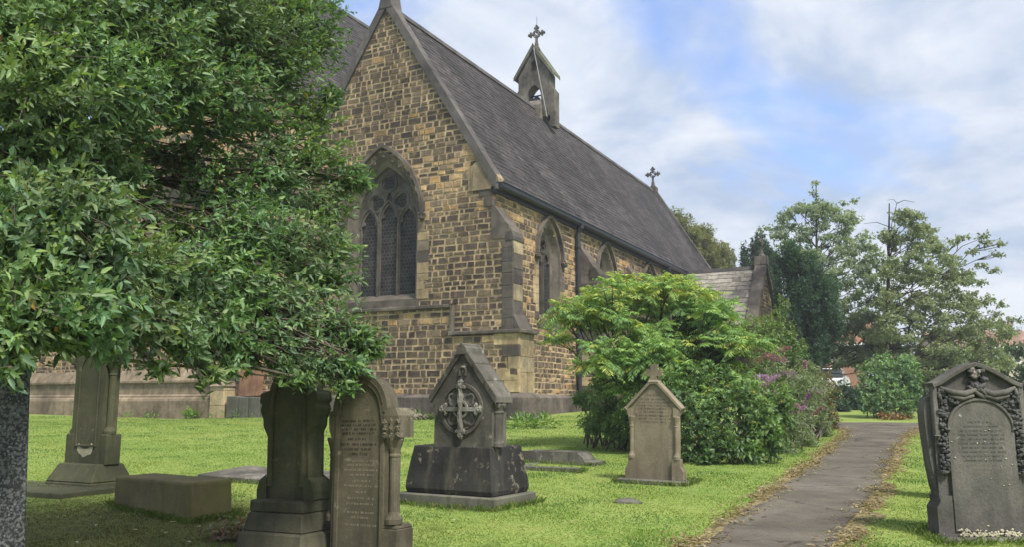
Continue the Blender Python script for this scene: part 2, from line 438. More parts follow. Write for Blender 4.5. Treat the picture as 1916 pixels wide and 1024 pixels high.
# low north aisle further left
st, mo = MB(), MB()
masonry(st, mo, MW, 2.9, 8.2, lambda z: [(-36., NX - NHW - .01)], pt_n)
aw = mo.build('north_aisle_front', M_mortar, CH); st.build('north_aisle_stones', M_wall, aw)
mb = MB(); mb.add([(-36., -.1, 8.15), (NX - NHW, -.1, 8.15), (NX - NHW, 6., 13.5), (-36., 6., 13.5), (-36., 6., .5), (-36., .02, .5)], [(0, 1, 2, 3), (0, 3, 4, 5)], (.07, .066, .07)); mb.build('north_aisle_roof', M_slate, CH)
# right hand wall
st, mo = MB(), MB()
def sp_side(z):
    iv = [(0., LEN)]
    for c in side_windows: iv = cut(iv, SWN, c, z)
    return iv
pt_s = lambda x, z: min(max(.42 + .3 * smooth_noise(x, z, .6, 9.) + (.22 if z > 8.3 else 0) - (.22 if z < 4.4 else 0), .08), .95)
masonry(st, mo, MS, 1.7, 9.5, sp_side, pt_s)
sw = mo.build('side_wall', M_mortar, CH); st.build('side_wall_stones', M_wall, sw)
# back walls that close the volumes
b = MB()
b.add([(AX - HW, LEN, .5), (XS, LEN, .5), (XS, LEN, ZE), (AX, LEN, 17.1), (AX - HW, LEN, ZE)], [(0, 1, 2, 3, 4)])
b.add([(AX - HW, .02, ZE - .6), (AX - HW, 40, ZE - .6), (AX - HW, 40, NZE), (AX - HW, .02, NZE)], [(0, 1, 2, 3)])
b.add([(NX - NHW, .02, .5), (NX - NHW, 40, .5), (NX - NHW, 40, NZE), (NX - NHW, .02, NZE)], [(0, 1, 2, 3)])
b.add([(NX - NHW, 40, .5), (NX + NHW, 40, .5), (NX + NHW, 40, NZE), (NX, 40, 23.6), (NX - NHW, 40, NZE)], [(0, 1, 2, 3, 4)])
b.build('rear_wall', M_mortar, CH)

# roofs
def slate_col(a, v):
    k = random.uniform(.72, 1.25) * (1 + .12 * smooth_noise(a, v, .5, 3.)); r = random.random()
    c = (.046, .040, .039) if r < .74 else (.054, .048, .046) if r < .95 else (.064, .058, .053)
    return (c[0] * k, c[1] * k, c[2] * k)
def roof_pair(cx, hw, ze, slp, y0, y1, name, both=True, over=.28):
    mb = MB(); l = math.hypot(hw + over, (hw + over) * slp); zr = ze + hw * slp
    for sx in ((1, -1) if both else (1,)):
        e = Vector((cx + sx * (hw + over), y0, ze - over * slp)); top = Vector((cx, y0, zr))
        V = (top - e).normalized()
        mb.add([e, e + Vector((0, y1 - y0, 0)), top + Vector((0, y1 - y0, 0)), top], [(0, 1, 2, 3)], (.05, .048, .05))
        slates(mb, e, (0, 1, 0), V, y1 - y0, l, .27, .34, .011, slate_col)
    return mb.build(name, M_slate, CH)
ar = roof_pair(AX, HW, ZE + .05, SLP - .03, .2, LEN - .1, 'aisle_roof')
nr = roof_pair(NX, NHW, NZE + .05, NSLP, .2, 40, 'nave_roof')
mb = MB()
for cx, zr, y1, par in ((AX, ZE + .05 + HW * (SLP - .03), LEN, ar), (NX, NZE + .05 + NHW * NSLP, 40, nr)):
    mb = MB(); y = .35
    while y < y1 - .1:
        q = min(y + .45, y1) - .012
        mb.prism([(cx - .2, zr - .18), (cx - .1, zr + .06), (cx, zr + .12), (cx + .1, zr + .06), (cx + .2, zr - .18), (cx, zr)], y, q, lambda a, d, z: (a, d, z)); y += .45
    mb.build('ridge', M_ridge, par)
# gable copings
def coping(cx, hw, ze, slp, y0, y1, name, w=.30, proud=.22, peak=.28, left=True):
    mb = MB(); zt = ze + hw * slp
    for sx in ((1, -1) if left else (1,)):
        n = 7
        for i in range(n):
            f0, f1 = i / n, (i + 1) / n - .004
            xa, xb = cx + sx * (hw + .22) * (1 - f0), cx + sx * (hw + .22) * (1 - f1)
            za, zb = zt - abs(xa - cx) * slp, zt - abs(xb - cx) * slp
            mb.prism([(xa, za - .20), (xa, za + peak), (xb, zb + peak), (xb, zb - .20)], y0, y1, lambda a, d, z: (a, d, z))
    return mb.build(name, M_coping, CH, bevel=.02)
coping(AX, HW, ZE, SLP, -.12, .42, 'gable_coping')
coping(NX, NHW, NZE, NSLP, -.12, .42, 'nave_coping')
coping(AX, HW, ZE, SLP, LEN - .25, LEN + .2, 'rear_coping')
mb = MB()   # gable foot block and apex stone
mb.prism([(AX - .32, 17.0), (AX - .16, 17.75), (AX + .16, 17.75), (AX + .32, 17.0)], -.14, .6, lambda a, d, z: (a, d, z))
mb.lathe([(.16, 0), (.2, .1), (.12, .2), (.09, .8)], (AX, .2, 17.75), 8)
mb.build('apex_stone', M_coping, CH)
mb = MB()
mb.prism([(XS - .35, ZE + .72), (XS - .1, ZE + .36), (XS + .26, ZE - .1), (XS + .26, ZE - .28), (XS + .12, ZE - .34), (XS - .02, ZE - .5), (XS - .9, ZE - .5), (XS - .9, ZE + .3)], -.07, .4, lambda a, d, z: (a, d, z))
mb.build('kneeler', stone_mat('pale_kneeler', (.23, .18, .115), (.31, .245, .155), 3.5, streak=.6, fine=20.), CH, bevel=.02)

# plinths
mb = MB()
def plinth_run(mb, x0, x1, M, dd=.0, top=1.86, blk=.9):
    x = x0
    while x < x1 - .05:
        w = min(blk * random.uniform(.7, 1.3), x1 - x)
        if x1 - x - w < .3: w = x1 - x
        k = random.uniform(.8, 1.2)
        mb.prism([(x + .006, .3), (x + w - .006, .3), (x + w - .006, top - .12), (x + .006, top - .12)], -.05, .24 + dd, M, (.115 * k, .098 * k, .082 * k))
        P = [M(x + .006, .24 + dd, top - .12), M(x + w - .006, .24 + dd, top - .12), M(x + w - .006, .03, top + .02), M(x + .006, .03, top + .02)]
        mb.add(P, [(0, 1, 2, 3)], (.13 * k, .112 * k, .094 * k)); x += w
plinth_run(mb, -12.9, .16, MW)
plinth_run(mb, .62, LEN, MS)
mb.build('plinth', M_ashlar, CH)
# deep stepped plinth under the nave front
mb = MB()
prof = [(.48, .2), (.48, 1.62), (.44, 1.72), (.36, 1.78), (.36, 1.84), (.26, 1.9), (.26, 2.36), (.36, 2.40), (.36, 2.48), (.05, 2.95), (.0, .2)]
x = -36.
while x < -13.0:
    w = min(random.uniform(.9, 1.6), -13. - x); w = -13. - x if -13. - x - w < .4 else w; k = random.uniform(.85, 1.15)
    n = len(prof); vs = [MW(x + .004, d, z) for d, z in prof] + [MW(x + w - .004, d, z) for d, z in prof]
    mb.add(vs, [tuple(range(n)), tuple(range(2 * n - 1, n - 1, -1))] + [(i, (i + 1) % n, n + (i + 1) % n, n + i) for i in range(n)], (.21 * k, .165 * k, .112 * k)); x += w
mb.build('stepped_plinth', M_ashlar, CH)

# string course with its step
mb = MB()
mb.bar([(-10.6, 4.97), (STEP, 4.97)], .14, -.02, .2, MW)
mb.bar([(STEP, 5.04), (STEP, 3.93)], .14, -.02, .18, MW)
mb.bar([(STEP - .07, 3.98), (.12, 3.98)], .13, -.02, .2, MW)
mb.box(-.02, .16, -.19, 1.15, 3.915, 4.045)
mb.build('string_course', M_dress, CH, bevel=.025)
# corner buttress
mb = MB()
def blocks(mb, x0, x1, y0, y1, z0, z1, hs, cols, jit=.012):
    z = z0
    while z < z1 - .05:
        h = min(random.uniform(*hs), z1 - z); h = z1 - z if z1 - z - h < .15 else h
        j = random.uniform(0, jit); c = random.choice(cols); k = random.uniform(.85, 1.15)
        mb.box(x0 - j, x1 + j, y0 - j, y1 + j, z + .005, z + h - .005, None, tuple(q * k for q in c)); z += h
DK = [(.10, .086, .072), (.125, .105, .085), (.09, .08, .07)]
LT = [(.42, .32, .175), (.37, .29, .17), (.33, .27, .17)]
blocks(mb, -.62, -.255, .03, .78, 4.5, 7.28, (.38, .62), LT[1:] + DK, .004)
blocks(mb, -.66, -.245, -.035, .05, 4.05, 7.3, (.3, .55), DK)                  # dark corner stones on the west face
mb.prism([(-.27, 7.3), (-1.08, 7.3), (-1.08, 8.55), (-.98, 8.5), (-.27, 7.55)], -.045, .76, lambda a, d, z: (a, d, z), (.115, .098, .082))
mb.prism([(-.22, 7.22), (-.22, 7.36), (-.30, 7.5), (-.5, 7.5), (-.5, 7.22)], -.06, .82, lambda a, d, z: (a, d, z), (.075, .066, .058))
mb.prism([(.02, 4.05), (-.02, 4.12), (-.27, 4.62), (-.6, 4.62), (-.6, 4.05)], -.02, 1.05, lambda a, d, z: (a, d, z), (.10, .088, .075))
blocks(mb, -.9, .02, .02, 1.12, 1.88, 3.92, (.45, .7), LT, .004)
z = 1.9
for i, (w, c) in enumerate(((.55, LT[0]), (.85, LT[0]), (.4, LT[1]), (.62, DK[1]), (.95, LT[0]))):
    mb.box(-w, .03, -.105, .05, z, z + .4, None, c); z += .405
mb.box(-.3, .26, -.27, 1.2, .3, 1.72, None, (.12, .10, .083)); mb.frustum((-.3, .26, -.27, 1.2), 1.72, (-.3, .05, -.06, 1.1), 1.9, None, (.13, .11, .09))
z = 8.5
for i in range(3):
    w = (.3, .5, .36)[i]; mb.box(XS - w, XS + .03, -.045, .3, z, z + .37, None, random.choice(DK)); z += .38
mb.build('corner_buttress', M_ashlar, CH, bevel=.012)
# side buttresses
for yb in (8.05, 14.15, 20.9):
    mb = MB()
    blocks(mb, XS - .1, XS + 1.0, yb, yb + .85, 1.88, 3.9, (.35, .6), LT + DK, .006)
    blocks(mb, XS - .1, XS + .8, yb, yb + .85, 4.35, 7.0, (.35, .6), DK + [(.2, .155, .10)], .006)
    mb.prism([(XS - .1, 7.0), (XS + .8, 7.0), (XS + .8, 7.12), (XS + .02, 8.35), (XS - .1, 8.35)], yb, yb + .85, lambda a, d, z: (a, d, z), (.12, .10, .082))
    mb.prism([(XS + .5, 6.92), (XS + .9, 6.92), (XS + .9, 7.06), (XS + .66, 7.42), (XS + .5, 7.42)], yb - .05, yb + .9, lambda a, d, z: (a, d, z), (.085, .074, .064))
    mb.prism([(XS - .1, 3.9), (XS + 1.05, 3.9), (XS + 1.05, 3.98), (XS + .8, 4.5), (XS - .1, 4.5)], yb - .03, yb + .88, lambda a, d, z: (a, d, z), (.10, .088, .075))
    mb.box(XS - .1, XS + 1.25, yb - .2, yb + 1.05, .3, 1.86, None, (.11, .095, .08))
    mb.build('buttress', M_ashlar, CH, bevel=.012)
# nave front buttress beside the tablet
mb = MB()
blocks(mb, -13.7, -12.95, -.62, .02, .3, 2.2, (.4, .7), LT + [(.2, .16, .11)], .004); blocks(mb, -13.6, -13.0, -.5, .02, 2.3, 8.5, (.35, .6), LT + DK, .004)
mb.frustum((-13.75, -12.9, -.68, .02), 2.2, (-13.6, -13., -.5, .02), 2.42, None, (.2, .16, .11))
mb.frustum((-13.6, -13.0, -.5, .02), 8.5, (-13.6, -13., -.02, .02), 9.4, None, (.12, .1, .08))
mb.build('nave_buttress', M_ashlar, CH, bevel=.012)

# windows
def window(w, c, M, glassmat, rec=.5, lights=3, hood=True, jamb=.24, quoins=None):
    e = empty('window', (0, 0, 0), 0, CH)
    A = arch(w['w'], w['spring'], w['apex'], 14, c)
    A2 = arch(w['w'] + .02, w['spring'], w['apex'] + .02, 14, c)
    fr = MB()
    line = [(c - w['w'], w['sill'])] + A + [(c + w['w'], w['sill'])]
    inner = w['w'] - .26
    iap = w['apex'] - .42
    B = [(c - inner, w['sill'])] + arch(inner, w['spring'], iap, 14, c) + [(c + inner, w['sill'])]
    n = len(line); vs = []; fs = []
    O = [(c - w['w'] - .07, w['sill'])] + arch(w['w'] + .07, w['spring'], w['apex'] + .1, 14, c) + [(c + w['w'] + .07, w['sill'])]
    rings = [(O, -.1), (O, .035), (line, .035), ([(p[0] * .55 + q[0] * .45, p[1] * .55 + q[1] * .45) for p, q in zip(line, B)], -.16), ([(p[0] * .45 + q[0] * .55, p[1] * .45 + q[1] * .55) for p, q in zip(line, B)], -.2), (B, -.3), (B, -rec - .1)]
    for L_, d in rings: vs += [M(a, d, z) for a, z in L_]
    for r in range(len(rings) - 1):
        for i in range(n - 1): fs.append((r * n + i, r * n + i + 1, (r + 1) * n + i + 1, (r + 1) * n + i))
    cols = []
    fr.add(vs, fs)
    # jamb quoin stones let into the wall
    jbs = {-1: MB(), 1: MB()}; z = w['sill']
    while quoins and z < w['spring'] + .3:
        h = random.uniform(.28, .42); k = random.uniform(.85, 1.15)
        for sx in (-1, 1):
            ww = random.choice((.22, .42))
            a0, a1 = sorted((c + sx * (w['w'] + .03), c + sx * (w['w'] + .1 + ww)))
            kk = random.uniform(.8, 1.15); jbs[sx].box(a0, a1, -.02, .038 + random.uniform(0, .004), z + .008, z + h - .008, M, tuple(q * kk for q in random.choice([(.36, .275, .16), (.30, .23, .14), (.2, .16, .115), (.115, .095, .078)])))
        z += h
    for jb in jbs.values():
        if quoins: jb.build('jamb_stones', M_ashlar, e)
    fr.build('surround', M_dress if hood else M_tracery, e)
    if hood:
        hd = MB(); hl = arch(w['w'] + .24, w['spring'] + .05, w['apex'] + .32, 16, c)
        hd.bar(hl, .13, -.02, .17, M)
        for sx in (-1, 1):
            hd.blob((c + sx * (w['w'] + .26), -.13, w['spring'] - .05), (.15, .13, .17), lambda x, y, z: M(x, -y, z), .22, None, 8, 6)
        hd.build('hood_mould', M_dress, e, bevel=.03)
    sl = MB()
    sl.prism([(c - w['w'] - .12, w['sill'] - .3), (c + w['w'] + .12, w['sill'] - .3), (c + w['w'] + .12, w['sill'] + .03), (c - w['w'] - .12, w['sill'] + .03)], -rec - .1, .06, M)
    P = [M(c - w['w'], .06, w['sill'] - .02), M(c + w['w'], .06, w['sill'] - .02), M(c + inner, -rec, w['sill'] + .3), M(c - inner, -rec, w['sill'] + .3)]
    sl.add(P, [(0, 1, 2, 3)])
    sl.build('sill', M_dress, e)
    tr = MB(); d0, d1 = -rec - .1, -rec + .06
    sp = w['spring']
    def light(x, hw_, zs):
        half = [(hw_, w['sill'] + .16), (hw_, zs), (hw_ * .97, zs + hw_ * .42), (hw_ * .60, zs + hw_ * .56), (hw_ * .70, zs + hw_ * .95), (hw_ * .45, zs + hw_ * 1.4)]
        return [(x + a, z) for a, z in half] + [(x, zs + hw_ * 1.85)] + [(x - a, z) for a, z in half[::-1]]
    outer = [(c - inner - .03, w['sill'] + .02)] + arch(inner + .03, sp, iap + .03, 14, c) + [(c + inner + .03, w['sill'] + .02)]
    if lights == 3:
        lw = inner * 2 / 3; zt = sp + .1
        holes = [light(c + k * lw, lw / 2 - .07, sp - .22 + (.22 if k == 0 else 0)) for k in (-1, 0, 1)]
        for sx in (-1, 1):
            holes.append(foil((c + sx * lw * .62, zt + .72), .31, 3, 30, .32, math.pi / 2 - sx * .5))
        holes.append([(c, zt + .62), (c + .14, zt + .78), (c + .1, zt + .95), (c, zt + 1.12), (c - .1, zt + .95), (c - .14, zt + .78)])
        holes.append(foil((c, zt + 1.47), .30, 4, 32, .28, math.pi / 4))
        for x in (c - lw / 2, c + lw / 2): tr.bar([(x, w['sill'] + .1), (x, sp - .1)], .06, d1 - .01, d1 + .06, M)
        for k in (-1, 0, 1):
            zs = sp - .22 + (.22 if k == 0 else 0); tr.bar(arch(lw / 2 - .01, zs + .05, zs + .86, 7, c + k * lw), .05, d1 - .01, d1 + .05, M)
        tr.bar(circle((c, zt + 1.47), .36, 22), .05, d1 - .01, d1 + .05, M, True)
        for sx in (-1, 1): tr.bar(circle((c + sx * lw * .62, zt + .72), .37, 18), .045, d1 - .01, d1 + .045, M, True)
    else:
        holes = [light(c + sx * inner / 2, inner / 2 - .06, sp - .3) for sx in (-1, 1)] + [foil((c, sp + .52), .24, 4, 28, .3, math.pi / 4)]
        tr.bar([(c, w['sill'] + .05), (c, sp - .1)], .045, d1 - .01, d1 + .05, M)
        tr.bar(circle((c, sp + .52), .29, 18), .04, d1 - .01, d1 + .04, M, True)
    cu = bpy.data.curves.new('tracery_outline', 'CURVE'); cu.dimensions = '2D'; cu.fill_mode = 'BOTH'; cu.extrude = (d1 - d0) / 2
    for L_ in [outer] + holes:
        s_ = cu.splines.new('POLY'); s_.points.add(len(L_) - 1); s_.use_cyclic_u = True
        for q_, (a, z) in zip(s_.points, L_): q_.co = (a, z, 0, 1)
    tmp = bpy.data.objects.new('tracery_outline', cu); COL.objects.link(tmp); bpy.context.view_layer.update()
    tm_ = tmp.evaluated_get(bpy.context.evaluated_depsgraph_get()).to_mesh()
    tr.add([M(v_.co.x, (d0 + d1) / 2 + v_.co.z, v_.co.y) for v_ in tm_.vertices], [tuple(f_.vertices) for f_ in tm_.polygons])
    bpy.data.objects.remove(tmp); bpy.data.curves.remove(cu)
    tr.build('tracery', M_tracery, e)
    gl = MB(); pts = [(c - inner - .05, w['sill'])] + arch(inner + .05, sp, iap + .06, 14, c) + [(c + inner + .05, w['sill'])]
    gl.add([M(a, -rec - .03, z) for a, z in pts], [tuple(range(len(pts)))])
    gl.build('glass', glassmat, e)
    return e
window(WW, WW['c'], MW, M_glass, .5, 3, True, quoins=True)
window(W2, W2['c'], MW, M_glass, .5, 3, True, quoins=True)
for c in side_windows: window(SWN, c, MS, M_glass_side, .34, 2, True, quoins=True)
# gutter, downpipes
mb = MB()
ge = Vector((XS + .3, 0, ZE - .40))
prof = [(-.13, .09), (-.12, -.02), (-.06, -.1), (.04, -.11), (.11, -.04), (.13, .1), (.17, .1), (.16, .13), (-.13, .13)]
vs = []
for y in (.1, LEN - .1): vs += [(ge.x + a, y, ge.z + z) for a, z in prof]
n = len(prof)
mb.add(vs, [(i, (i + 1) % n, n + (i + 1) % n, n + i) for i in range(n)] + [tuple(range(n)), tuple(range(2 * n - 1, n - 1, -1))])
mb.box(XS - .02, XS + .12, .0, LEN, ZE - .62, ZE - .26)
mb.tube([(ge.x + .13, .1, ge.z + .12), (ge.x + .13, LEN - .1, ge.z + .12)], .022, 6)
mb.build('gutter', M_iron, CH)
for yd in (7.5, 20.3):
    mb = MB(); mb.tube([(XS + .22, yd, ZE - .48), (XS + .2, yd, ZE - .7), (XS + .15, yd, ZE - .9), (XS + .15, yd, 1.7), (XS + .42, yd, 1.5), (XS + .42, yd, .9)], .105, 10)
    for z in (8.2, 6.3, 4.4, 2.6): mb.tube([(XS + .15, yd, z), (XS + .15, yd, z + .14)], .135, 10)
    mb.tube([(XS + .3, yd, ZE - .62), (XS + .3, yd, ZE - .44)], .12, 10)
    mb.build('downpipe', M_iron, CH)

# bellcote
BC = empty('bellcote', (AX, 13.7, 0), 0, CH)
I3 = lambda a, d, z: (a, -d, z)
mb = MB()
zb, zs, za = 16.6, 18.95, 20.7
hw = .92
outer = [(-hw, zb), (-hw, zs), (0, za - .25), (hw, zs), (hw, zb)]
op = [(-.42, zb)] + [(-.42, 17.6)] + arch(.42, 17.75, 18.45, 6) + [(.42, 17.6), (.42, zb)]
# face with an arched opening: two piers and a gable built round it
mb.prism([(-hw, zb), (-hw, zs), (-.42, zs), (-.42, zb)], -.36, .36, I3)
mb.prism([(hw, zb), (hw, zs), (.42, zs), (.42, zb)], -.36, .36, I3)
aL = arch(.42, 17.75, 18.45, 6)
mb.prism([(-.42, zs + .003)] + aL[:7] + [(0, zs + .003)], -.355, .355, I3)
mb.prism([(.42, zs + .003)] + aL[:5:-1] + [(0, zs + .003)], -.355, .355, I3)
mb.prism([(-hw, zs), (-.17, zs), (-.17, zs + .9), (-.1, za - .4), (0, za - .28)], -.36, .36, I3)
mb.prism([(hw, zs), (.17, zs), (.17, zs + .9), (.1, za - .4), (0, za - .28)], -.36, .36, I3)
mb.prism([(-.168, zs), (.168, zs), (.168, zs + .28), (-.168, zs + .28)], -.355, .355, I3)
mb.prism([(-.168, zs + .72), (0, zs + .95), (.168, zs + .72), (.168, zs + .9), (.1, za - .4), (0, za - .28), (-.1, za - .4), (-.168, zs + .9)], -.355, .355, I3)
for sx in (-1, 1):                                   # stepped buttresses at its ends
    a0, a1 = sorted((sx * hw, sx * (hw + .26)))
    mb.box(a0, a1, -.3, .3, zb - .6, 17.95); 
    mb.prism([(sx * hw, 17.95), (sx * (hw + .26), 17.95), (sx * hw, 18.3)], -.3, .3, I3)
mb.box(-.5, .5, -.62, .62, 16.4, 17.2)
mb.frustum((-.5, .5, -.62, .62), 17.2, (-.4, .4, -.36, .36), 17.55)
bw = mb.build('bell_wall', stone_mat('bell_stone', (.095, .086, .072), (.175, .157, .128), 3., streak=.45), BC, bevel=.015)
mb = MB()
for sx in (-1, 1):
    mb.prism([(0, za - .24), (sx * (hw + .22), zs - .14), (sx * (hw + .22), zs + .02), (0, za)], -.5, .5, I3)
mb.build('bellcote_coping', stone_mat('mossy_coping', (.09, .088, .07), (.14, .14, .10), 3., streak=.3, moss=(.10, .125, .055), mossam=.45), BC, bevel=.02)
def finial_cross(mb, x, y, z, s, M=None, base=True, rod=0.):
    f = M or (lambda a, b, c: (a, b, c))
    if base: mb.lathe([(.2 * s, 0), (.2 * s, .12 * s), (.13 * s, .2 * s), (.11 * s, .42 * s)], (x, y, z), 8, M)
    c = z + .95 * s
    for dx, dz in ((1, 0), (-1, 0), (0, 1), (0, -1)):
        L_ = .38 * s if dz >= 0 else .56 * s
        q = [(x + dx * .08 * s, c + dz * .08 * s), (x + dx * L_, c + dz * L_)]
        mb.bar(q, .11 * s, y - .06 * s, y + .06 * s, lambda a, d, zz: f(a, d, zz))
        if dz >= 0:
            e = (x + dx * L_, c + dz * L_)
            for k in (-1, 1): mb.blob((e[0] - dx * .04 * s + dz * k * .1 * s, y, e[1] - dz * .04 * s + dx * k * .1 * s), (.075 * s,) * 3, M, .05)
            mb.blob((e[0] + dx * .07 * s, y, e[1] + dz * .07 * s), (.085 * s,) * 3, M, .05)
    mb.bar(circle((x, c), .2 * s, 14), .06 * s, y - .05 * s, y + .05 * s, lambda a, d, zz: f(a, d, zz), True)
mb = MB(); finial_cross(mb, 0, 0, 20.5, 1.0); mb.build('bellcote_cross', M_gr_grey, BC)
mb = MB(); mb.tube([(0.02, 0, 21.2), (.02, 0, 22.45)], [.02, .012], 6); mb.build('lightning_rod', M_lead, BC)
mb = MB(); mb.tube([(.05, -.3, 21.0), (.1, -.55, 20.3), (.22, -.5, 19.6), (.4, -.46, 18.6), (.62, -.46, 17.5), (.8, -.44, 16.5)], .02, 6); mb.build('conductor_cable', M_cable, BC)
mb = MB(); mb.lathe([(.02, .62), (.12, .6), (.2, .5), (.24, .25), (.3, .05), (.34, 0)], (0, 0, 17.25), 14); mb.tube([(-.44, 0, 17.92), (.44, 0, 17.92)], .04, 6)
mb.build('bell', M_iron, BC, True)
mb = MB(); finial_cross(mb, AX, LEN, 17.35, 1.12); mb.box(AX - .3, AX + .3, LEN - .3, LEN + .25, 16.7, 17.4); mb.build('gable_cross', M_gr_grey, CH)

# porch on the right hand side
PO = empty('porch', (0, 0, 0), 0, CH)
pc, phw, pze, pzr, x0, x1 = 23.9, 3.0, 6.0, 9.35, XS, 3.35
Mx = lambda a, d, z: (d, a, z)
mb = MB()
def pcol(a, v):
    k = random.uniform(.75, 1.2); c = (.25, .228, .192) if random.random() < .75 else (.19, .175, .15)
    return (c[0] * k, c[1] * k, c[2] * k)
for sy in (-1, 1):
    e = Vector((x0, pc + sy * (phw + .25), pze - .28)); V = (Vector((x0, pc, pzr)) - e); l = V.length; V.normalize()
    mb.add([e, e + Vector((x1 - x0, 0, 0)), Vector((x1, pc, pzr)), Vector((x0, pc, pzr))], [(0, 1, 2, 3)], (.14, .13, .11))
    slates(mb, e, (1, 0, 0), V, x1 - x0, l, .36, .5, .02, pcol)
mb.build('porch_roof', M_stoneslate, PO)
mb = MB(); x = x0
while x < x1:
    q = min(x + .6, x1 + .2) - .01; mb.prism([(pc - .17, pzr - .12), (pc - .1, pzr + .1), (pc + .1, pzr + .1), (pc + .17, pzr - .12)], x, q, Mx); x += .6
mb.build('porch_ridge', M_ridge, PO)
st, mo = MB(), MB()
masonry(st, mo, lambda a, d, z: (a, pc - phw - d, z), 1.2, pze, lambda z: [(x0, x1 + .4)], pt_s)
masonry(st, mo, lambda a, d, z: (x1 + .4 + d, a, z), 1.2, pzr - .1, lambda z: [(pc - (phw if z < pze else phw * (pzr - z) / (pzr - pze)), pc + (phw if z < pze else phw * (pzr - z) / (pzr - pze)))] , pt_s)
pw = mo.build('porch_wall', M_mortar, PO); 
st2 = st.build('porch_stones', M_wall, PO)
mb = MB()
for sy in (-1, 1):
    mb.prism([(pc, pzr + .05), (pc + sy * (phw + .35), pze - .34), (pc + sy * (phw + .35), pze - .02), (pc, pzr + .42)], x1 - .05, x1 + .58, Mx)
mb.prism([(pc - .32, pzr + .1), (pc - .26, pzr + .62), (pc + .26, pzr + .62), (pc + .32, pzr + .1)], x1 - .08, x1 + .62, Mx)
mb.build('porch_coping', M_dress, PO, bevel=.02)
mb = MB(); finial_cross(mb, pc, 0, pzr + .58, .95, lambda a, b, c: (x1 + .28 + b, a, c)); mb.build('porch_cross', M_gr_grey, PO)
# ------------------------------------------------------------------ GRAVES
MG = lambda a, d, z: (a, -d, z)
def grave(name, label, cat, x, y, rz=-TH, tilt=(0, 0), sink=.04, group='old headstones in the churchyard'):
    e = empty(name, G(x, y, -sink), rz, None, tilt); tag(e, label, cat, group); return e
def letters(mb, a0, a1, z, h, d, seed=0):
    # worn cut letters: short strokes in the rhythm of words
    r = random.Random(seed); a = a0
    while a < a1 - h * .5:
        for _ in range(r.randint(2, 8)):
            if a > a1 - h * .6: break
            w = h * r.uniform(.45, .75)
            for q in range(r.randint(1, 2)):
                x = a + q * w * .6; hh = h * r.uniform(.75, 1.)
                mb.box(x, x + h * .16, d - .003, d + .0015, z, z + hh, lambda p, q_, s: (p, -q_, s))
            if r.random() < .75:
                zz = z + h * r.choice((.02, .42, .82)); mb.box(a, a + w * .75, d - .003, d + .0012, zz, zz + h * .16, lambda p, q_, s: (p, -q_, s))
            a += w + h * .28
        a += h * .7
def rows(parent, spec, d, mat, c=0., h=.022, seed=1):
    mb = MB()
    for i, (z, w) in enumerate(spec): letters(mb, c - w / 2, c + w / 2, z, h, d, seed * 50 + i)
    return mb.build('inscription', mat, parent)
def round_arch(w, z0, n=14, c=0., rise=None):
    rise = rise or w
    return [(c - w * math.cos(math.pi * i / n), z0 + rise * math.sin(math.pi * i / n)) for i in range(n + 1)]
def colonette(parent, x, y, z0, z1, r, mat, cap=True):
    mb = MB(); h = z1 - z0
    mb.lathe([(r * 1.7, 0), (r * 1.7, .04), (r * 1.2, .075), (r, .1), (r, h - .16), (r * 1.15, h - .155), (r * 1.15, h - .14), (r, h - .13), (r * 1.25, h - .08), (r * 1.8, h - .02), (r * 1.8, h)], (x, y, z0), 12)
    return mb.build('colonette', mat, parent, False, .003)

# speckled granite pillar close on the left
e = grave('granite_pillar', 'square speckled granite pillar standing under the evergreen branches', 'gravestone', -3.02, 4.82, R(40), (0, 0), .05, None)
mb = MB(); mb.frustum((-.30, .30, -.30, .30), .12, (-.232, .232, -.232, .232), 1.86); mb.build('shaft', M_gran, e, bevel=.008)
mb = MB(); mb.frustum((-.232, .232, -.232, .232), 1.86, (.0, .001, .0, .001), 2.12); mb.build('cap', M_gran, e)
mb = MB(); mb.box(-.40, .40, -.40, .40, -.05, .12); mb.build('plinth', M_gran, e, bevel=.01)

# headstone at the back on the left
e = grave('headstone', 'tall green headstone with side columns and pale patch at its foot', 'headstone', -5.86, 12.15, -TH)
mb = MB(); mb.prism([(-.30, .38), (-.30, 1.72), (-.33, 1.76), (-.33, 1.84)] + round_arch(.30, 1.86, 12, 0, .36) + [(.33, 1.84), (.33, 1.76), (.30, 1.72), (.30, .38)], -.14, .10, MG)
mb.build('slab', M_gr_green, e, bevel=.012)
mb = MB(); mb.bar([(-.2, .62), (-.2, 1.6)] + arch(.2, 1.6, 1.9, 7)[1:-1] + [(.2, 1.6), (.2, .62)], .03, .095, .118, MG, True); mb.build('border', M_gr_green, e, bevel=.006)
mb = MB(); r = random.Random(2); q_ = [(math.pi + math.pi * k / 16) for k in range(17)]
mb.prism([(.175 * math.cos(a) * r.uniform(.9, 1.05), .62 + .15 * math.sin(a) * r.uniform(.9, 1.1)) for a in q_] + [(.125, .655), (.09, .60), (.02, .575), (-.05, .585), (-.11, .60), (-.13, .65)], .10, .1035, MG); mb.build('lichen_patch', M_lichen, e)
for sx in (-1, 1):
    colonette(e, sx * .35, -.0, .78, 1.74, .05, M_gr_green)
for sx in (-1, 1):
    mb = MB(); mb.box(sx * .36 - .07, sx * .36 + .07, -.1, .14, .36, .78); mb.build('side_block', M_gr_green, e, bevel=.015)
    mb = MB(); mb.box(sx * .36 - .085, sx * .36 + .085, -.1, .12, 1.74, 1.84); mb.box(sx * .36 - .06, sx * .36 + .06, -.07, .10, 1.838, 2.02); mb.build('capital', M_gr_green, e, bevel=.015)
mb = MB(); mb.frustum((-.48, .48, -.33, .33), -.06, (-.48, .48, -.33, .33), .14); mb.frustum((-.48, .48, -.33, .33), .141, (-.40, .40, -.2, .22), .38); mb.build('base', M_gr_green, e, bevel=.015)

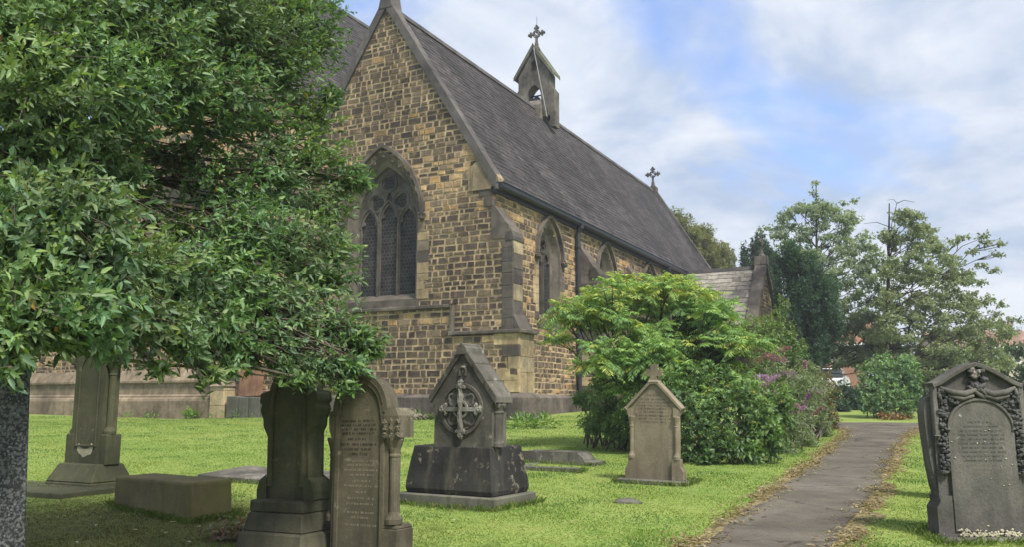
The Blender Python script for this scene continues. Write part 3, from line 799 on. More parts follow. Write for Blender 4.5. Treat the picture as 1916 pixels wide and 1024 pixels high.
# low chest block and flat slabs
e = grave('chest_tomb', 'low mossy rectangular stone block lying in the shaded grass', 'tomb', -3.87, 9.98, -R(42), (R(1), R(-1)), .06, None)
mb = MB(); mb.frustum((-.90, .90, -.26, .26), -.05, (-.89, .89, -.25, .25), .45); mb.build('block', stone_mat('mossy_block', (.15, .122, .062), (.23, .185, .10), 3.5, streak=.35, moss=(.11, .11, .028), mossam=.6), e, bevel=.03, seg=2)
mb = MB(); mb.box(-.95, .95, -.3, .3, -.1, .05); mb.build('footing', M_gr_green, e, bevel=.03)
def slab_grave(label, x, y, rz, sx, sy, h, mat, tilt=(0, 0)):
    mb = MB(); mb.frustum((-sx, sx, -sy, sy), -.1, (-sx + .01, sx - .01, -sy + .01, sy - .01), h)
    o = mb.build('ledger_slab', mat, None, bevel=.012); o.location = G(x, y); o.rotation_euler = (tilt[0] + SLOPE, tilt[1], rz); tag(o, label, 'grave slab', 'flat grave slabs in the grass'); return o
slab_grave('pale grey flat slab between the stone block and dark headstone', -3.55, 12.9, -R(26), .95, .52, .10, M_gr_grey, (R(1.5), R(1)))
slab_grave('dark mossy flat slab in front of the tall green headstone', -6.25, 11.75, -R(28), .95, .42, .06, M_gr_green)
mb = MB(); mb.blob((0, 0, .0), (.17, .12, .05), None, .15, None, 9, 6); o = mb.build('flat_stone', M_gr_base, None, True); o.location = G(1.40, 10.65, .01); tag(o, 'small flat pale stone set level in the lawn near the path', 'stone')

# dark arched headstone, front left
e = grave('headstone', 'dark mossy arched headstone with stepped base and side corbels', 'headstone', -1.93, 7.74, -TH - R(4), (0, R(-1.5)))
mb = MB()
mb.prism([(-.24, .50), (-.24, 1.28)] + round_arch(.24, 1.36, 14, 0, .30) + [(.24, 1.28), (.24, .50)], -.13, .06, MG); mb.build('slab', M_gr_green, e, bevel=.012)
mb = MB(); mb.bar([(-.2, .62), (-.2, 1.32)] + round_arch(.2, 1.34, 12, 0, .24)[1:-1] + [(.2, 1.32), (.2, .62)], .05, .05, .09, MG); mb.build('border', M_gr_green, e, bevel=.012)
mb = MB()
for sx in (-1, 1):
    mb = MB(); mb.prism([(sx * .235, 1.44), (sx * .33, 1.42), (sx * .34, 1.36), (sx * .31, 1.33), (sx * .33, 1.28), (sx * .29, 1.2), (sx * .285, 1.14), (sx * .235, 1.06)], -.12, .07, MG); mb.build('corbel', M_gr_green, e, bevel=.012); mb = MB()
    mb.prism([(sx * .235, .70), (sx * .30, .66), (sx * .33, .58), (sx * .33, .5), (sx * .235, .5)], -.14, .09, MG); mb.build('foot_scroll', M_gr_green, e, bevel=.012)
mb = MB(); mb.box(-.325, .325, -.19, .21, .40, .505); mb.frustum((-.36, .36, -.23, .25), .24, (-.33, .33, -.20, .22), .402); mb.build('upper_step', M_gr_dark, e, bevel=.015)
mb = MB(); mb.frustum((-.45, .45, -.32, .32), -.06, (-.38, .38, -.25, .26), .245); mb.build('base', M_gr_dark, e, bevel=.02)

# inscribed arched headstone beside it
e = grave('headstone', 'brown round-arched headstone with lines of lettering and corner columns', 'headstone', -1.25, 7.36, -TH, (R(-1), R(-1)), .03)
mb = MB()
W_ = .355
mb.prism([(-.285, -.05), (-.285, 1.0), (-.30, 1.02), (-.33, 1.10), (-.335, 1.17), (-.335, 1.245), (-.275, 1.255)] + round_arch(.262, 1.24, 18, 0, .31) + [(.275, 1.255), (.285, 1.24), (.285, -.05)], -.13, .045, MG)
mb.build('slab', M_gr_brown, e, bevel=.01)
mb = MB(); mb.bar([(-.235, .10), (-.235, 1.2)] + round_arch(.225, 1.235, 16, 0, .262)[0:] + [(.235, 1.2), (.235, .1)], .035, .042, .062, MG)
mb.bar(round_arch(.262, 1.24, 18, 0, .31), .045, .03, .066, MG)
for p in round_arch(.243, 1.238, 40, 0, .285)[4:-4]: mb.blob((p[0], -.064, p[1]), (.0085, .01, .0085), None, .1)
mb.build('arch_moulding', M_gr_brown, e)
mb = MB(); mb.box(.245, .40, -.06, .17, .0, .30); mb.frustum((.245, .40, -.06, .17), .30, (.262, .385, -.045, .15), .335); mb.build('column_base', M_gr_brown, e, bevel=.008)
colonette(e, .325, -.005, .335, 1.03, .042, M_gr_brown)
colonette(e, -.325, .02, .335, 1.03, .035, M_gr_brown)
mb = MB(); mb.box(.258, .405, -.075, .15, 1.03, 1.21); mb.frustum((.258, .405, -.075, .15), 1.21, (.268, .36, -.06, .14), 1.275)
for k in range(9): mb.blob((.27 + .13 * (k % 3) / 2, -.075, 1.05 + .055 * (k // 3)), (.022, .02, .03), None, .3)
mb.build('capital', M_gr_brown, e, bevel=.006)
rows(e, [(1.16, .34), (1.125, .40), (1.09, .42), (1.055, .34), (1.01, .22), (.965, .38), (.925, .30), (.885, .2)], .0455, M_ins, -.02, .021, 3)
rows(e, [(.83, .36), (.795, .30), (.755, .36), (.715, .26), (.665, .18), (.625, .36), (.575, .12), (.525, .28), (.48, .30), (.41, .28), (.37, .2), (.31, .32)], .0455, M_ins_pale, .02, .018, 8)

# chapel-shaped monument
MR = -R(31); a_ = Vector((math.cos(MR), math.sin(MR))); b_ = Vector((-math.sin(MR), math.cos(MR)))
cx, cy = (-.19, 9.95); c = Vector((cx, cy)) - a_ * .70 + b_ * .475
e = grave('tomb_monument', 'chapel-shaped grey monument with carved cross disc on black plinth', 'monument', c.x, c.y, MR, (0, 0), .03, None)
mb = MB(); mb.box(-.70, .70, -.475, .475, -.12, .14); mb.build('base_slab', M_gr_base, e, bevel=.015)
mb = MB(); prof = [(.61, .141), (.628, .20), (.622, .28), (.59, .50), (.555, .70)]
mb.loft([(-r, r, -r + .2, r - .2, z) for r, z in prof])
mb.build('plinth', M_gr_black, e, bevel=.012)
y0, y1 = -.345, -.02     # chapel front and back
MC = lambda a, d, z: (a, y0 - d, z)
xc = .155; hw = .40
mb = MB()
mb.prism([(xc - hw, .702), (xc - hw, 1.19), (xc - hw - .045, 1.24), (xc - .035, 1.85), (xc + .035, 1.85), (xc + hw + .045, 1.24), (xc + hw, 1.19), (xc + hw, .702)], -(y1 - y0), 0, MC)
mb.build('body', M_gr_grey, e, bevel=.012)
mb = MB()               # stone roof in three courses each side, and the ridge cap
for sx in (-1, 1):
    for k in range(3):
        f0, f1 = k / 3, (k + 1) / 3; lift = .0 + .018
        xa, za = xc + sx * (hw + .08) * (1 - f0), 1.21 + .62 * f0; xb, zb = xc + sx * (hw + .08) * (1 - f1 - .02), 1.21 + .62 * (f1 + .02)
        mb.prism([(xa, za), (xa + sx * .0, za + .075), (xb + sx * .02, zb + .045), (xb, zb)], -(y1 - y0) - .02, .025, MC)
mb.build('roof', M_gr_grey, e, bevel=.008)
mb = MB(); mb.prism([(xc - .075, 1.80), (xc - .055, 1.87), (xc - .02, 1.905), (xc + .02, 1.905), (xc + .055, 1.87), (xc + .075, 1.80)], -(y1 - y0) - .03, .04, MC); mb.tube([(xc, y0 - .045, 1.905), (xc, y1 + .03, 1.905)], .026, 8); mb.build('ridge_cap', M_gr_grey, e, bevel=.006)
zc = 1.14; rr = .285
mb = MB(); mb.bar(circle((xc - .01, zc), rr, 28), .045, -.01, .022, MC, True); mb.bar(circle((xc - .01, zc), rr - .05, 28), .018, -.01, .014, MC, True)
mb.bar([(xc - .045, 1.54)] + round_arch(.045, 1.60, 8, xc) + [(xc + .045, 1.54)], .022, -.01, .018, MC, False)
mb.build('roundel', M_gr_grey, e, bevel=.004)
mb = MB(); mb.prism(circle((xc - .01, zc), rr - .035, 28), -.02, .004, MC)
for k in range(4):
    t = math.pi / 4 + k * math.pi / 2; p = (xc - .01 + .165 * math.cos(t), zc + .165 * math.sin(t))
    mb.bar(foil(p, .075, 3, 18, .35, t), .02, .0, .02, MC, True)
mb.build('roundel_ground', stone_mat('roundel_stone', (.10, .097, .085), (.16, .155, .135), 5., streak=.3), e)
mb = MB()
X = xc - .01
mb.bar([(X, zc - .30), (X, zc + .29)], .05, .0, .05, MC); mb.bar([(X - .26, zc + .0), (X + .26, zc + .0)], .05, .0, .045, MC)
mb.bar(circle((X, zc), .095, 16), .028, .0, .035, MC, True)
for px, pz in ((X, zc + .31), (X - .27, zc), (X + .27, zc), (X, zc - .31)):
    mb.blob((px, y0 - .03, pz), (.045, .03, .045), None, .2); 
    for k in (-1, 1): mb.blob((px + (k * .045 if abs(px - X) < .1 else -.05 * np.sign(px - X)), y0 - .028, pz + (k * .045 if abs(px - X) > .1 else -.05 * np.sign(pz - zc))), (.03, .025, .03), None, .2)
mb.blob((X, y0 - .045, zc + .27), (.03, .03, .05), None, .25); mb.blob((X, y0 - .05, zc + .12), (.035, .03, .12), None, .2); mb.blob((X, y0 - .05, zc - .1), (.03, .03, .14), None, .2)
mb.build('cross', stone_mat('worn_pale_carving', (.13, .122, .105), (.27, .255, .22), 7., streak=.3), e, bevel=.005)
mb = MB(); mb.lathe([(.085, 0), (.085, .04), (.07, .07), (.066, .10), (.066, .38), (.075, .39), (.075, .41), (.068, .42), (.08, .45), (.10, .485), (.10, .50)], (xc + hw + .01, y0 + .14, .702), 14)
for k in range(7): mb.blob((xc + hw + .01 + .085 * math.cos(k * .9), y0 + .14 + .085 * math.sin(k * .9), 1.18), (.02, .02, .028), None, .2)
mb.build('column', M_gr_grey, e, bevel=.004)
mb = MB(); mb.lathe([(.085, 0), (.085, .04), (.07, .07), (.066, .38), (.075, .41), (.10, .48), (.10, .50)], (xc - hw - .01, y0 + .14, .702), 14); mb.build('column', M_gr_grey, e, bevel=.004)

# kerb and coped stones further back
e = grave('coped_stone', 'low grey coped grave stone behind the chapel-shaped monument', 'grave stone', .78, 15.3, -R(30), (0, 0), .05, None)
mb = MB(); mb.prism([(-.66, -.05), (-.68, .14), (-.60, .25), (.50, .25), (.62, .14), (.66, -.05)], -.25, .22, MG); mb.build('coped_top', M_gr_grey, e, bevel=.012)
mb = MB(); mb.box(.60, .80, -.2, .26, -.06, .12); mb.build('end_block', M_gr_base, e, bevel=.02)
mb = MB()
mb.box(-.62, .62, -.06, .06, -.1, .07); mb.box(-.62, -.5, .07, 1.2, -.1, .05); o = mb.build('grave_kerb', M_gr_base, None, bevel=.012); o.location = G(.5, 14.1); o.rotation_euler = (0, 0, -R(27)); tag(o, 'thin sunken stone kerb in the grass before the low coped stone', 'kerb')

# cross-topped headstone by the shrubs
e = grave('headstone', 'tan gabled headstone topped by small cross before the shrubs', 'headstone', 2.06, 12.62, -TH, (0, R(1)), .02)
mb = MB()
mb.prism([(-.34, .07), (-.34, 1.0), (-.40, 1.03), (-.405, 1.10), (-.06, 1.455), (.06, 1.455), (.405, 1.10), (.40, 1.03), (.34, 1.0), (.34, .07)], -.11, .035, MG); mb.build('slab', M_gr_tan, e, bevel=.01)
mb = MB(); mb.bar([(-.42, 1.07), (-.055, 1.45), (.055, 1.45), (.42, 1.07)], .045, -.125, .07, MG)
for sx in (-1, 1): mb.prism([(sx * .30, .93), (sx * .38, .98), (sx * .40, 1.06), (sx * .30, 1.09)], .0, .06, MG)
mb.build('gable_moulding', M_gr_tan, e, bevel=.008)
for sx in (-1, 1): colonette(e, sx * .335, -.04, .36, .97, .03, M_gr_tan)
for sx in (-1, 1):
    mb = MB(); mb.prism([(sx * .28, .07), (sx * .28, .36), (sx * .37, .36), (sx * .38, .26), (sx * .42, .2), (sx * .42, .07)], -.1, .075, MG); mb.build('column_base', M_gr_tan, e, bevel=.01)
mb = MB()
mb.frustum((-.09, .09, -.08, .08), 1.45, (-.07, .07, -.06, .06), 1.49)
zc = 1.595
mb.prism([(-.055, 1.49), (-.025, zc - .03), (-.10, zc - .045), (-.105, zc + .045), (-.03, zc + .03), (-.045, zc + .115), (.045, zc + .115), (.03, zc + .03), (.105, zc + .045), (.10, zc - .045), (.025, zc - .03), (.055, 1.49)], -.035, .035, MG)
mb.build('cross', M_gr_tan, e, bevel=.01)
mb = MB(); mb.box(-.52, .52, -.20, .22, -.1, .072); mb.build('base', M_gr_base, e, bevel=.012)
rows(e, [(1.26, .22), (1.20, .40), (1.155, .5), (1.11, .52), (1.065, .42), (1.02, .3), (.965, .56), (.92, .52), (.875, .4)], .0355, stone_mat('faded_lettering', (.10, .086, .06), (.13, .11, .08), 5., streak=0), 0, .022, 21)

# large carved headstone, front right
e = grave('headstone', 'large dark headstone carved with foliage round an arched panel', 'headstone', 4.50, 8.36, R(2), (R(-1), 0), .03)
def shoulder(s=1): return [(-.44 * s, 1.44), (-.42 * s, 1.445)] if s > 0 else [(.42, 1.445), (.44, 1.44)]
top = [(-.44, 1.455), (-.36, 1.485), (-.2, 1.58), (-.09, 1.635), (0, 1.66), (.09, 1.635), (.2, 1.58), (.36, 1.485), (.44, 1.455)]
mb = MB(); mb.prism([(-.43, .40), (-.43, 1.44)] + top + [(.43, 1.44), (.43, .40)], -.13, .0, MG); mb.build('slab', M_gr_slate, e, bevel=.01)
mb = MB(); mb.bar(top, .045, -.14, .055, MG)
mb.bar([(-.425, .98), (-.425, 1.455)], .05, -.02, .045, MG); mb.bar([(.425, .98), (.425, 1.455)], .05, -.02, .045, MG)
mb.build('moulding', M_gr_slate, e, bevel=.008)
pan = [(-.318, .10), (-.318, 1.02)] + round_arch(.318, 1.04, 18, 0, .285) + [(.318, 1.02), (.318, .10)]
mb = MB(); mb.prism(pan, -.01, .04, MG); mb.bar(round_arch(.318, 1.04, 18, 0, .285), .028, .03, .055, MG); mb.build('panel', M_gr_slate, e, bevel=.006)
mb = MB(); r = random.Random(5)
def lump(a, z, s): mb.blob((a, -.02 - r.random() * .03, z), (s * r.uniform(.7, 1.3), s * 1.1, s * r.uniform(.6, 1.1)), None, .38, None, 6, 4)
for k in range(150):
    t = r.random(); sx = r.choice((-1, 1)); z = .62 + t * .62; lump(sx * (.372 + r.uniform(-.035, .04)), z, r.uniform(.014, .026))
for k in range(120):
    t = math.pi * r.random(); q = r.uniform(.34, .41); lump(q * math.cos(t), 1.05 + q * .90 * math.sin(t), r.uniform(.013, .024))
for k in range(70): lump(r.choice((-1, 1)) * r.uniform(.2, .39), r.uniform(1.26, 1.41), r.uniform(.013, .026))
for k in range(34): lump(r.uniform(-.09, .1), r.uniform(1.38, 1.6), r.uniform(.016, .032))
mb.build('carved_foliage', M_gr_carve, e, True)
mb = MB()
for sx in (-1, 1):
    mb.tube([(sx * .02, -.05, 1.42), (sx * .14, -.06, 1.375), (sx * .27, -.055, 1.395), (sx * .37, -.045, 1.44)], [.02, .034, .03, .014], 7)
    mb.tube([(sx * .05, -.055, 1.36), (sx * .17, -.06, 1.33), (sx * .3, -.05, 1.36)], [.014, .024, .012], 7)
    mb.tube([(sx * .375, -.04, 1.43), (sx * .385, -.05, 1.36), (sx * .36, -.045, 1.29)], [.014, .02, .008], 7)
mb.tube([(-.09, -.05, 1.45), (.0, -.06, 1.37), (.06, -.05, 1.335)], [.012, .02, .012], 7); mb.tube([(-.03, -.05, 1.48), (.04, -.06, 1.40), (.1, -.05, 1.34)], [.012, .02, .012], 7)
mb.build('carved_drapery', M_gr_slate, e, True)
mb = MB(); r = random.Random(8)
for k in range(8): mb.blob((r.uniform(-.045, .03), -.035 - .02 * r.random(), 1.575 + r.uniform(-.035, .045)), (.03, .02, .022), None, .3)
mb.build('carved_rose', stone_mat('pale_pink_stone', (.20, .165, .145), (.30, .25, .22), 8., streak=.2), e, True)
mb = MB()               # scrolled side of the stone
for sx in (-1, 1):
    mb = MB(); mb.prism([(sx * .43, .46), (sx * .445, .52), (sx * .475, .75), (sx * .50, 1.1), (sx * .50, 1.22), (sx * .47, 1.33), (sx * .43, 1.36)], -.16, -.03, MG); mb.build('side_scroll', M_gr_slate, e, bevel=.012)
mb = MB(); mb.prism([(-.47, .04), (-.47, .31), (-.435, .36), (-.43, .41), (.43, .41), (.435, .36), (.47, .31), (.47, .04)], -.17, .028, MG); mb.build('die', M_gr_slate, e, bevel=.012)
mb = MB(); mb.box(-.53, .53, -.16, .24, -.15, .045); mb.build('base', M_gr_slate, e, bevel=.015)
mb = MB(); r = random.Random(3)
for k in range(110): 
    a = r.uniform(-.3, .3); z = .047 + abs(r.gauss(0, .03)); mb.blob((a, -.041, z), (r.uniform(.008, .02), .004, r.uniform(.006, .014)), None, .4, None, 6, 4)
for k in range(14): mb.blob((-.3 + r.random() * .1, -.041, .06 + r.random() * .07), (r.uniform(.008, .016), .004, .01), None, .4, None, 6, 4)
for k in range(16): mb.blob((r.uniform(-.3, .3), -.043, r.uniform(.5, 1.05)), (r.uniform(.004, .011), .004, r.uniform(.003, .006)), None, .4, None, 6, 4)
mb.build('lichen', M_lichen, e, True)
rows(e, [(1.10, .25), (1.06, .34), (1.02, .42), (.98, .46), (.94, .44), (.90, .46), (.86, .40), (.82, .46), (.78, .42), (.74, .36)], .0405, M_gr_carve, 0, .016, 31)
rows(e, [(.70, .22), (.665, .32), (.63, .2)], .0405, M_ins_pale, .03, .017, 35)
# two more behind it at the right edge
e = grave('headstone', 'flat-topped grey headstone half hidden behind the large carved one', 'headstone', 5.68, 10.9, -R(3), (R(1), 0))
mb = MB(); mb.prism([(-.33, .1), (-.33, 1.42), (.33, 1.42), (.33, .1)], -.1, .06, MG); mb.build('slab', M_gr_grey, e, bevel=.012)
mb = MB(); mb.box(-.36, .36, -.09, .13, 1.42, 1.49); mb.box(-.345, .345, -.075, .115, 1.49, 1.52); mb.build('cornice', M_gr_grey, e, bevel=.01)
mb = MB(); mb.box(-.42, .42, -.2, .2, -.1, .1); mb.build('base', M_gr_grey, e, bevel=.012)
e = grave('headstone', 'grey shouldered headstone cut off by the right edge of view', 'headstone', 5.86, 9.42, -R(6), (0, R(-1)))
mb = MB(); mb.prism([(-.34, .15), (-.34, 1.36), (-.31, 1.43), (-.18, 1.435), (-.16, 1.50)] + arch(.16, 1.5, 1.66, 6)[1:-1] + [(.16, 1.50), (.18, 1.435), (.31, 1.43), (.34, 1.36), (.34, .15)], -.12, .05, MG); mb.build('slab', M_gr_slate, e, bevel=.012)
mb = MB(); mb.bar([(-.31, 1.33), (.31, 1.33)], .04, .03, .08, MG); mb.bar([(-.27, .4), (-.27, 1.3), (.27, 1.3), (.27, .4)], .03, .045, .065, MG); mb.build('border', M_gr_grey, e, bevel=.008)
mb = MB(); mb.box(-.45, .45, -.22, .22, -.1, .15); mb.build('base', M_gr_slate, e, bevel=.015)

# red tablet leaning on the church
CI = Matrix.Translation((.2518, 29.191, 0)) @ Matrix.Rotation(-TH, 4, 'Z')
def chpt(x, y, z=0.): return CI @ Vector((x, y, z))
p = chpt(-11.95, -.22); mb = MB(); mb.prism([(-.56, 0), (-.56, 1.22), (-.5, 1.27), (.5, 1.27), (.56, 1.22), (.56, 0)], -.08, .08, MG)
o = mb.build('leaning_tablet', M_red, None, bevel=.012); o.location = (p.x, p.y, 1.83); o.rotation_euler = (R(-5), 0, -TH); tag(o, 'reddish stone tablet propped on the plinth against church wall', 'tablet')
mb = MB(); x = -12.8
while x < -10.9:
    w = random.uniform(.5, .8); mb.box(x + .01, x + w - .01, -.55 - random.random() * .1, .05, .4, 1.78 + random.uniform(-.05, .04)); x += w
o = mb.build('stone_footing', M_gr_base, None, bevel=.03); o.matrix_world = CI; tag(o, 'rough dark stone footing under the leaning red tablet', 'footing')

# rubble at the foot of the gable
r = random.Random(17)
for k in range(26):
    x = r.uniform(-4.9, -2.9); y = -.4 - r.random() * 1.1; p = chpt(x, y); s = r.uniform(.10, .30)
    if k in (3, 9): s = .2
    mb = MB(); mb.blob((0, 0, 0), (s * r.uniform(.8, 1.3), s * r.uniform(.7, 1.), s * r.uniform(.5, .8)), None, .3, None, 7, 5)
    o = mb.build('rubble_stone', stone_mat('pale_rubble', (.4, .37, .3), (.52, .49, .42), 4., streak=.1) if k == 3 else M_rubble, None); o.location = (p.x, p.y, float(gz(p.x, p.y)) + s * .35 + (.16 * (k % 4) if y > -.8 else 0)); o.rotation_euler = (0, 0, r.random() * 6)
    tag(o, 'rough loose stone heaped against the foot of the gable wall', 'stone', 'loose stones heaped at the gable foot')

# ------------------------------------------------------------------ VEGETATION
def unit(v): return v / np.maximum(np.linalg.norm(v, axis=-1, keepdims=True), 1e-9)
def leaf_mesh(name, P, D, N, L, W, C, mat, parent=None, droop=0., fold=.18):
    n = len(P); D = unit(D); Sd = unit(np.cross(D, N)); N = np.cross(Sd, D)
    L = np.broadcast_to(L, n).reshape(-1, 1); W = np.broadcast_to(W, n).reshape(-1, 1)
    g = np.array([0, 0, -1.])
    q = lambda a, s: P + D * L * a + Sd * W * s + N * W * fold * abs(s) * 2 + g * L * droop * a * a
    V = np.stack([q(0, 0), q(1, 0), q(.68, .40), q(.3, .5), q(.3, -.5), q(.68, -.40)], 1).reshape(-1, 3).astype(np.float32)
    F = (np.arange(n)[:, None] * 6 + np.array([0, 1, 2, 3, 0, 4, 5, 1])).ravel().astype(np.int32)
    me = bpy.data.meshes.new(name); me.vertices.add(n * 6); me.vertices.foreach_set('co', V.ravel())
    me.loops.add(n * 8); me.loops.foreach_set('vertex_index', F)
    me.polygons.add(n * 2); me.polygons.foreach_set('loop_start', np.arange(0, n * 8, 4, dtype=np.int32))
    me.update(calc_edges=True)
    c = np.ones((n, 2, 4), np.float32); c[:, :, :3] = np.asarray(C)[:, None, :]
    at = me.attributes.new('col', 'FLOAT_COLOR', 'FACE'); at.data.foreach_set('color', c.ravel())
    me.materials.append(mat); o = bpy.data.objects.new(name, me); COL.objects.link(o)
    if parent: o.parent = parent
    return o
def shade(n, pal, var=.2):
    pal = np.array(pal); c = pal[rng.integers(0, len(pal), n)]
    return c * rng.uniform(1 - var, 1 + var, (n, 1))
def ball(n, c, r, power=.45, squash=1.):
    d = unit(rng.normal(size=(n, 3))); rad = rng.random((n, 1)) ** power
    return np.array(c) + d * rad * np.array(r), d
def rosettes(P, A, k, L, spread=(.5, 1.3), back=.10, up=.3):
    # k leaves spiralling round the end of each twig
    m = len(P); A = unit(A); t = unit(np.cross(A, rng.normal(size=(m, 3)))); b = np.cross(A, t)
    ph = (np.arange(k) * 2.4)[None, :] + rng.random((m, 1)) * 6.28
    th = rng.uniform(*spread, (m, k)); off = rng.random((m, k)) * back
    side = t[:, None] * np.cos(ph)[..., None] + b[:, None] * np.sin(ph)[..., None]
    D = A[:, None] * np.cos(th)[..., None] + side * np.sin(th)[..., None] + np.array([0, 0, up * .3])
    PP = P[:, None] - A[:, None] * off[..., None]
    N = A[:, None] * 1. - side * .25 + rng.normal(size=(m, k, 3)) * .3 + np.array([0, 0, up])
    return PP.reshape(-1, 3), D.reshape(-1, 3), N.reshape(-1, 3)
def limb_path(a, b, sag=.1, n=5, wob=.12):
    a, b = np.array(a, float), np.array(b, float); l = np.linalg.norm(b - a); o = []
    for i in range(n + 1):
        f = i / n; p = a * (1 - f) + b * f; p[2] += sag * l * math.sin(math.pi * f)
        if 0 < i < n: p += rng.normal(size=3) * wob * l / n
        o.append(p)
    return o
PXF, PIT = 1600., math.atan(243 / 1600)
def spot(u, v, Y):
    # where a thing of the photograph at (u, v) stands if it is Y metres ahead
    a, b = (u - 958) / PXF, (512 - v) / PXF
    d = np.array([a, math.cos(PIT) - b * math.sin(PIT), math.sin(PIT) + b * math.cos(PIT)])
    return np.array([0, 0, H]) + d * (Y / d[1])

# --- evergreen with its trunk left of the picture
EV = empty('evergreen_tree', G(-6.0, 7.0)); tag(EV, 'big glossy evergreen tree whose branches hang over the left graves', 'tree')
EO = np.array(EV.location)
clumps = [  # u, v, distance, radius, twigs per unit
    (30, 40, 5.4, .62, 1.), (150, 20, 6., .62, 1.), (270, 50, 6.4, .6, 1.), (380, 20, 7., .66, 1.), (490, 60, 7.4, .6, 1.), (575, 20, 7.8, .5, .9), (600, 90, 8., .32, .8), (545, 130, 7.6, .42, .7),
    (60, 170, 5.2, .55, 1.), (190, 160, 5.8, .58, 1.), (310, 150, 6.5, .55, 1.), (420, 170, 7., .55, .95), (505, 225, 7.5, .42, .55), (60, 290, 5.4, .48, .8), (150, 265, 6.0, .5, .9), (110, 335, 5.8, .36, .8), (30, 350, 5.2, .36, .8), (215, 320, 6.3, .36, .6), (270, 235, 6.8, .36, .4),
    (385, 265, 7.2, .4, .4), (330, 300, 7.4, .4, .35), (230, 330, 6.8, .36, .35), (420, 400, 7.4, .4, .5), (300, 360, 7.2, .4, .3), (590, 215, 8., .34, .85), (625, 180, 8.2, .16, .9), (590, 290, 8.0, .42, .9), (655, 330, 8.1, .26, 1.), (685, 340, 8.1, .13, .8), (520, 330, 7.6, .48, .75), (620, 385, 8., .34, .9),
    (440, 350, 7.2, .46, .6), (350, 420, 6.9, .3, .4), (120, 400, 5.0, .46, 1.), (200, 390, 5.2, .34, .9), (40, 440, 4.8, .42, 1.), (160, 480, 5.1, .46, 1.), (265, 490, 5.8, .42, .8), (330, 520, 6.2, .46, .95),
    (560, 450, 7.5, .46, .95), (470, 430, 7.0, .48, .9), (640, 470, 7.9, .24, .9), (610, 520, 7.7, .38, 1.), (430, 520, 6.8, .5, 1.), (520, 560, 7.2, .5, 1.), (60, 560, 4.6, .42, 1.), (170, 580, 4.9, .36, 1.), (20, 640, 4.4, .2, .9),
    (250, 590, 5.6, .40, 1.), (340, 610, 6.2, .38, 1.), (430, 620, 6.6, .42, 1.), (540, 650, 7.0, .36, 1.), (620, 610, 7.2, .40, 1.), (675, 640, 7.2, .26, 1.), (700, 650, 7.2, .13, .9), (610, 690, 6.9, .24, 1.), (665, 690, 6.9, .17, 1.1),
    (655, 725, 6.8, .10, 1.1), (470, 665, 6.7, .2, .9), (545, 690, 6.7, .1, 1.), (570, 710, 6.6, .07, 1.), (130, 625, 4.7, .17, .8), (375, 665, 6.1, .15, .6), (400, 705, 6.1, .09, .8), (300, 690, 5.6, .09, .8), (205, 640, 5., .14, .9), (150, 600, 4.6, .2, .8), (20, 690, 4.3, .07, 1.), (0, 610, 4.5, .3, 1.),
    (440, 690, 6.4, .10, .7), (355, 640, 5.9, .15, .8),
    (-160, 60, 5.6, .8, .9), (-220, 300, 5.4, .8, .9), (-260, 520, 5.2, .6, .9), (120, -140, 6., .8, .9), (360, -150, 6.8, .8, .9), (560, -130, 7.8, .6, .8), (-120, -200, 5.6, .9, .9), (260, -320, 6.5, 1., .7), (20, 430, 7.5, .5, .4), (180, 60, 8.0, .8, .5), (380, 70, 8.8, .6, .5), (250, 640, 7.4, .35, .4), (-150, 420, 8., .8, .7), (20, 180, 8.2, .6, .5)]  # crown clumps above and left of the frame are added for their shade
PP, DD, NN, CC, LL = [], [], [], [], []
lm, tm = MB(), MB(); hub = np.array([-5.3, 6.9, 3.0])
tm.tube([(0, 0, -.1), (.05, 0, .8), (.25, .0, 2.), (.6, -.1, 3.2), (.8, -.1, 4.6), (.9, 0, 6.2)], [.30, .25, .22, .18, .12, .05], 12)
branch_pts = []
for i, (u, v, Y, r, den) in enumerate(clumps):
    c = spot(u, v, Y); m = int(195 * den ** 1.4 * (r / .45) ** 2 * (1.1 if r > .3 else 1.7)) + 6
    P, d = ball(m, c, np.array([r, r * 1.05, r * .82]), .55)
    sub = hub + (c - hub) * .1; start = np.array([-5.2, 6.9, min(max(c[2] * .8 + .5, 2.6), 5.4)])
    lp = limb_path(start, c, .05, 6, .16); base_r = .022 + .05 * min(r, .6)
    lm.tube([p - EO for p in lp], list(np.linspace(base_r, .010, 7)), 6)
    for k in range(min(int(m * .22), 26)):
        q = lp[rng.integers(4, 7)]; lm.tube([p - EO for p in limb_path(q, P[k], .04, 3, .2)], [.009, .007, .005, .003], 4)
    A = unit(d * .8 + unit(P - hub) * .7 + rng.normal(size=(m, 3)) * .35 + np.array([0, 0, .15]))
    k = 10; p_, d_, n_ = rosettes(P, A, k, .08, (.2, 1.35), .21, .3)
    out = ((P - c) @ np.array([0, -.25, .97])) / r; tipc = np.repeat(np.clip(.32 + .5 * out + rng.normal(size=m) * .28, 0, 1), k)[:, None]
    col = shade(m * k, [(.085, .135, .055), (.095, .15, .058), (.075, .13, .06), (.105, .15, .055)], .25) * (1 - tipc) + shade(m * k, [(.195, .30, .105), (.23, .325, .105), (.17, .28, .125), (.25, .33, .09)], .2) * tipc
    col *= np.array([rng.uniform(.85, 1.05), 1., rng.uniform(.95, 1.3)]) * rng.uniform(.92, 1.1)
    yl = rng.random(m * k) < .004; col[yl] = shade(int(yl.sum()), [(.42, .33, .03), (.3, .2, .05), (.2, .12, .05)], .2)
    PP.append(p_); DD.append(d_); NN.append(n_); CC.append(col); LL.append(rng.uniform(.045, .125, m * k) * (1.0 if Y < 6.5 else .95))
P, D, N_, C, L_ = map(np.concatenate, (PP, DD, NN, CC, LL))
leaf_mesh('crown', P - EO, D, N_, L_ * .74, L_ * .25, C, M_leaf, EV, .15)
lm.build('branches', M_bark, EV, True); tm.build('trunk', M_bark, EV, True)

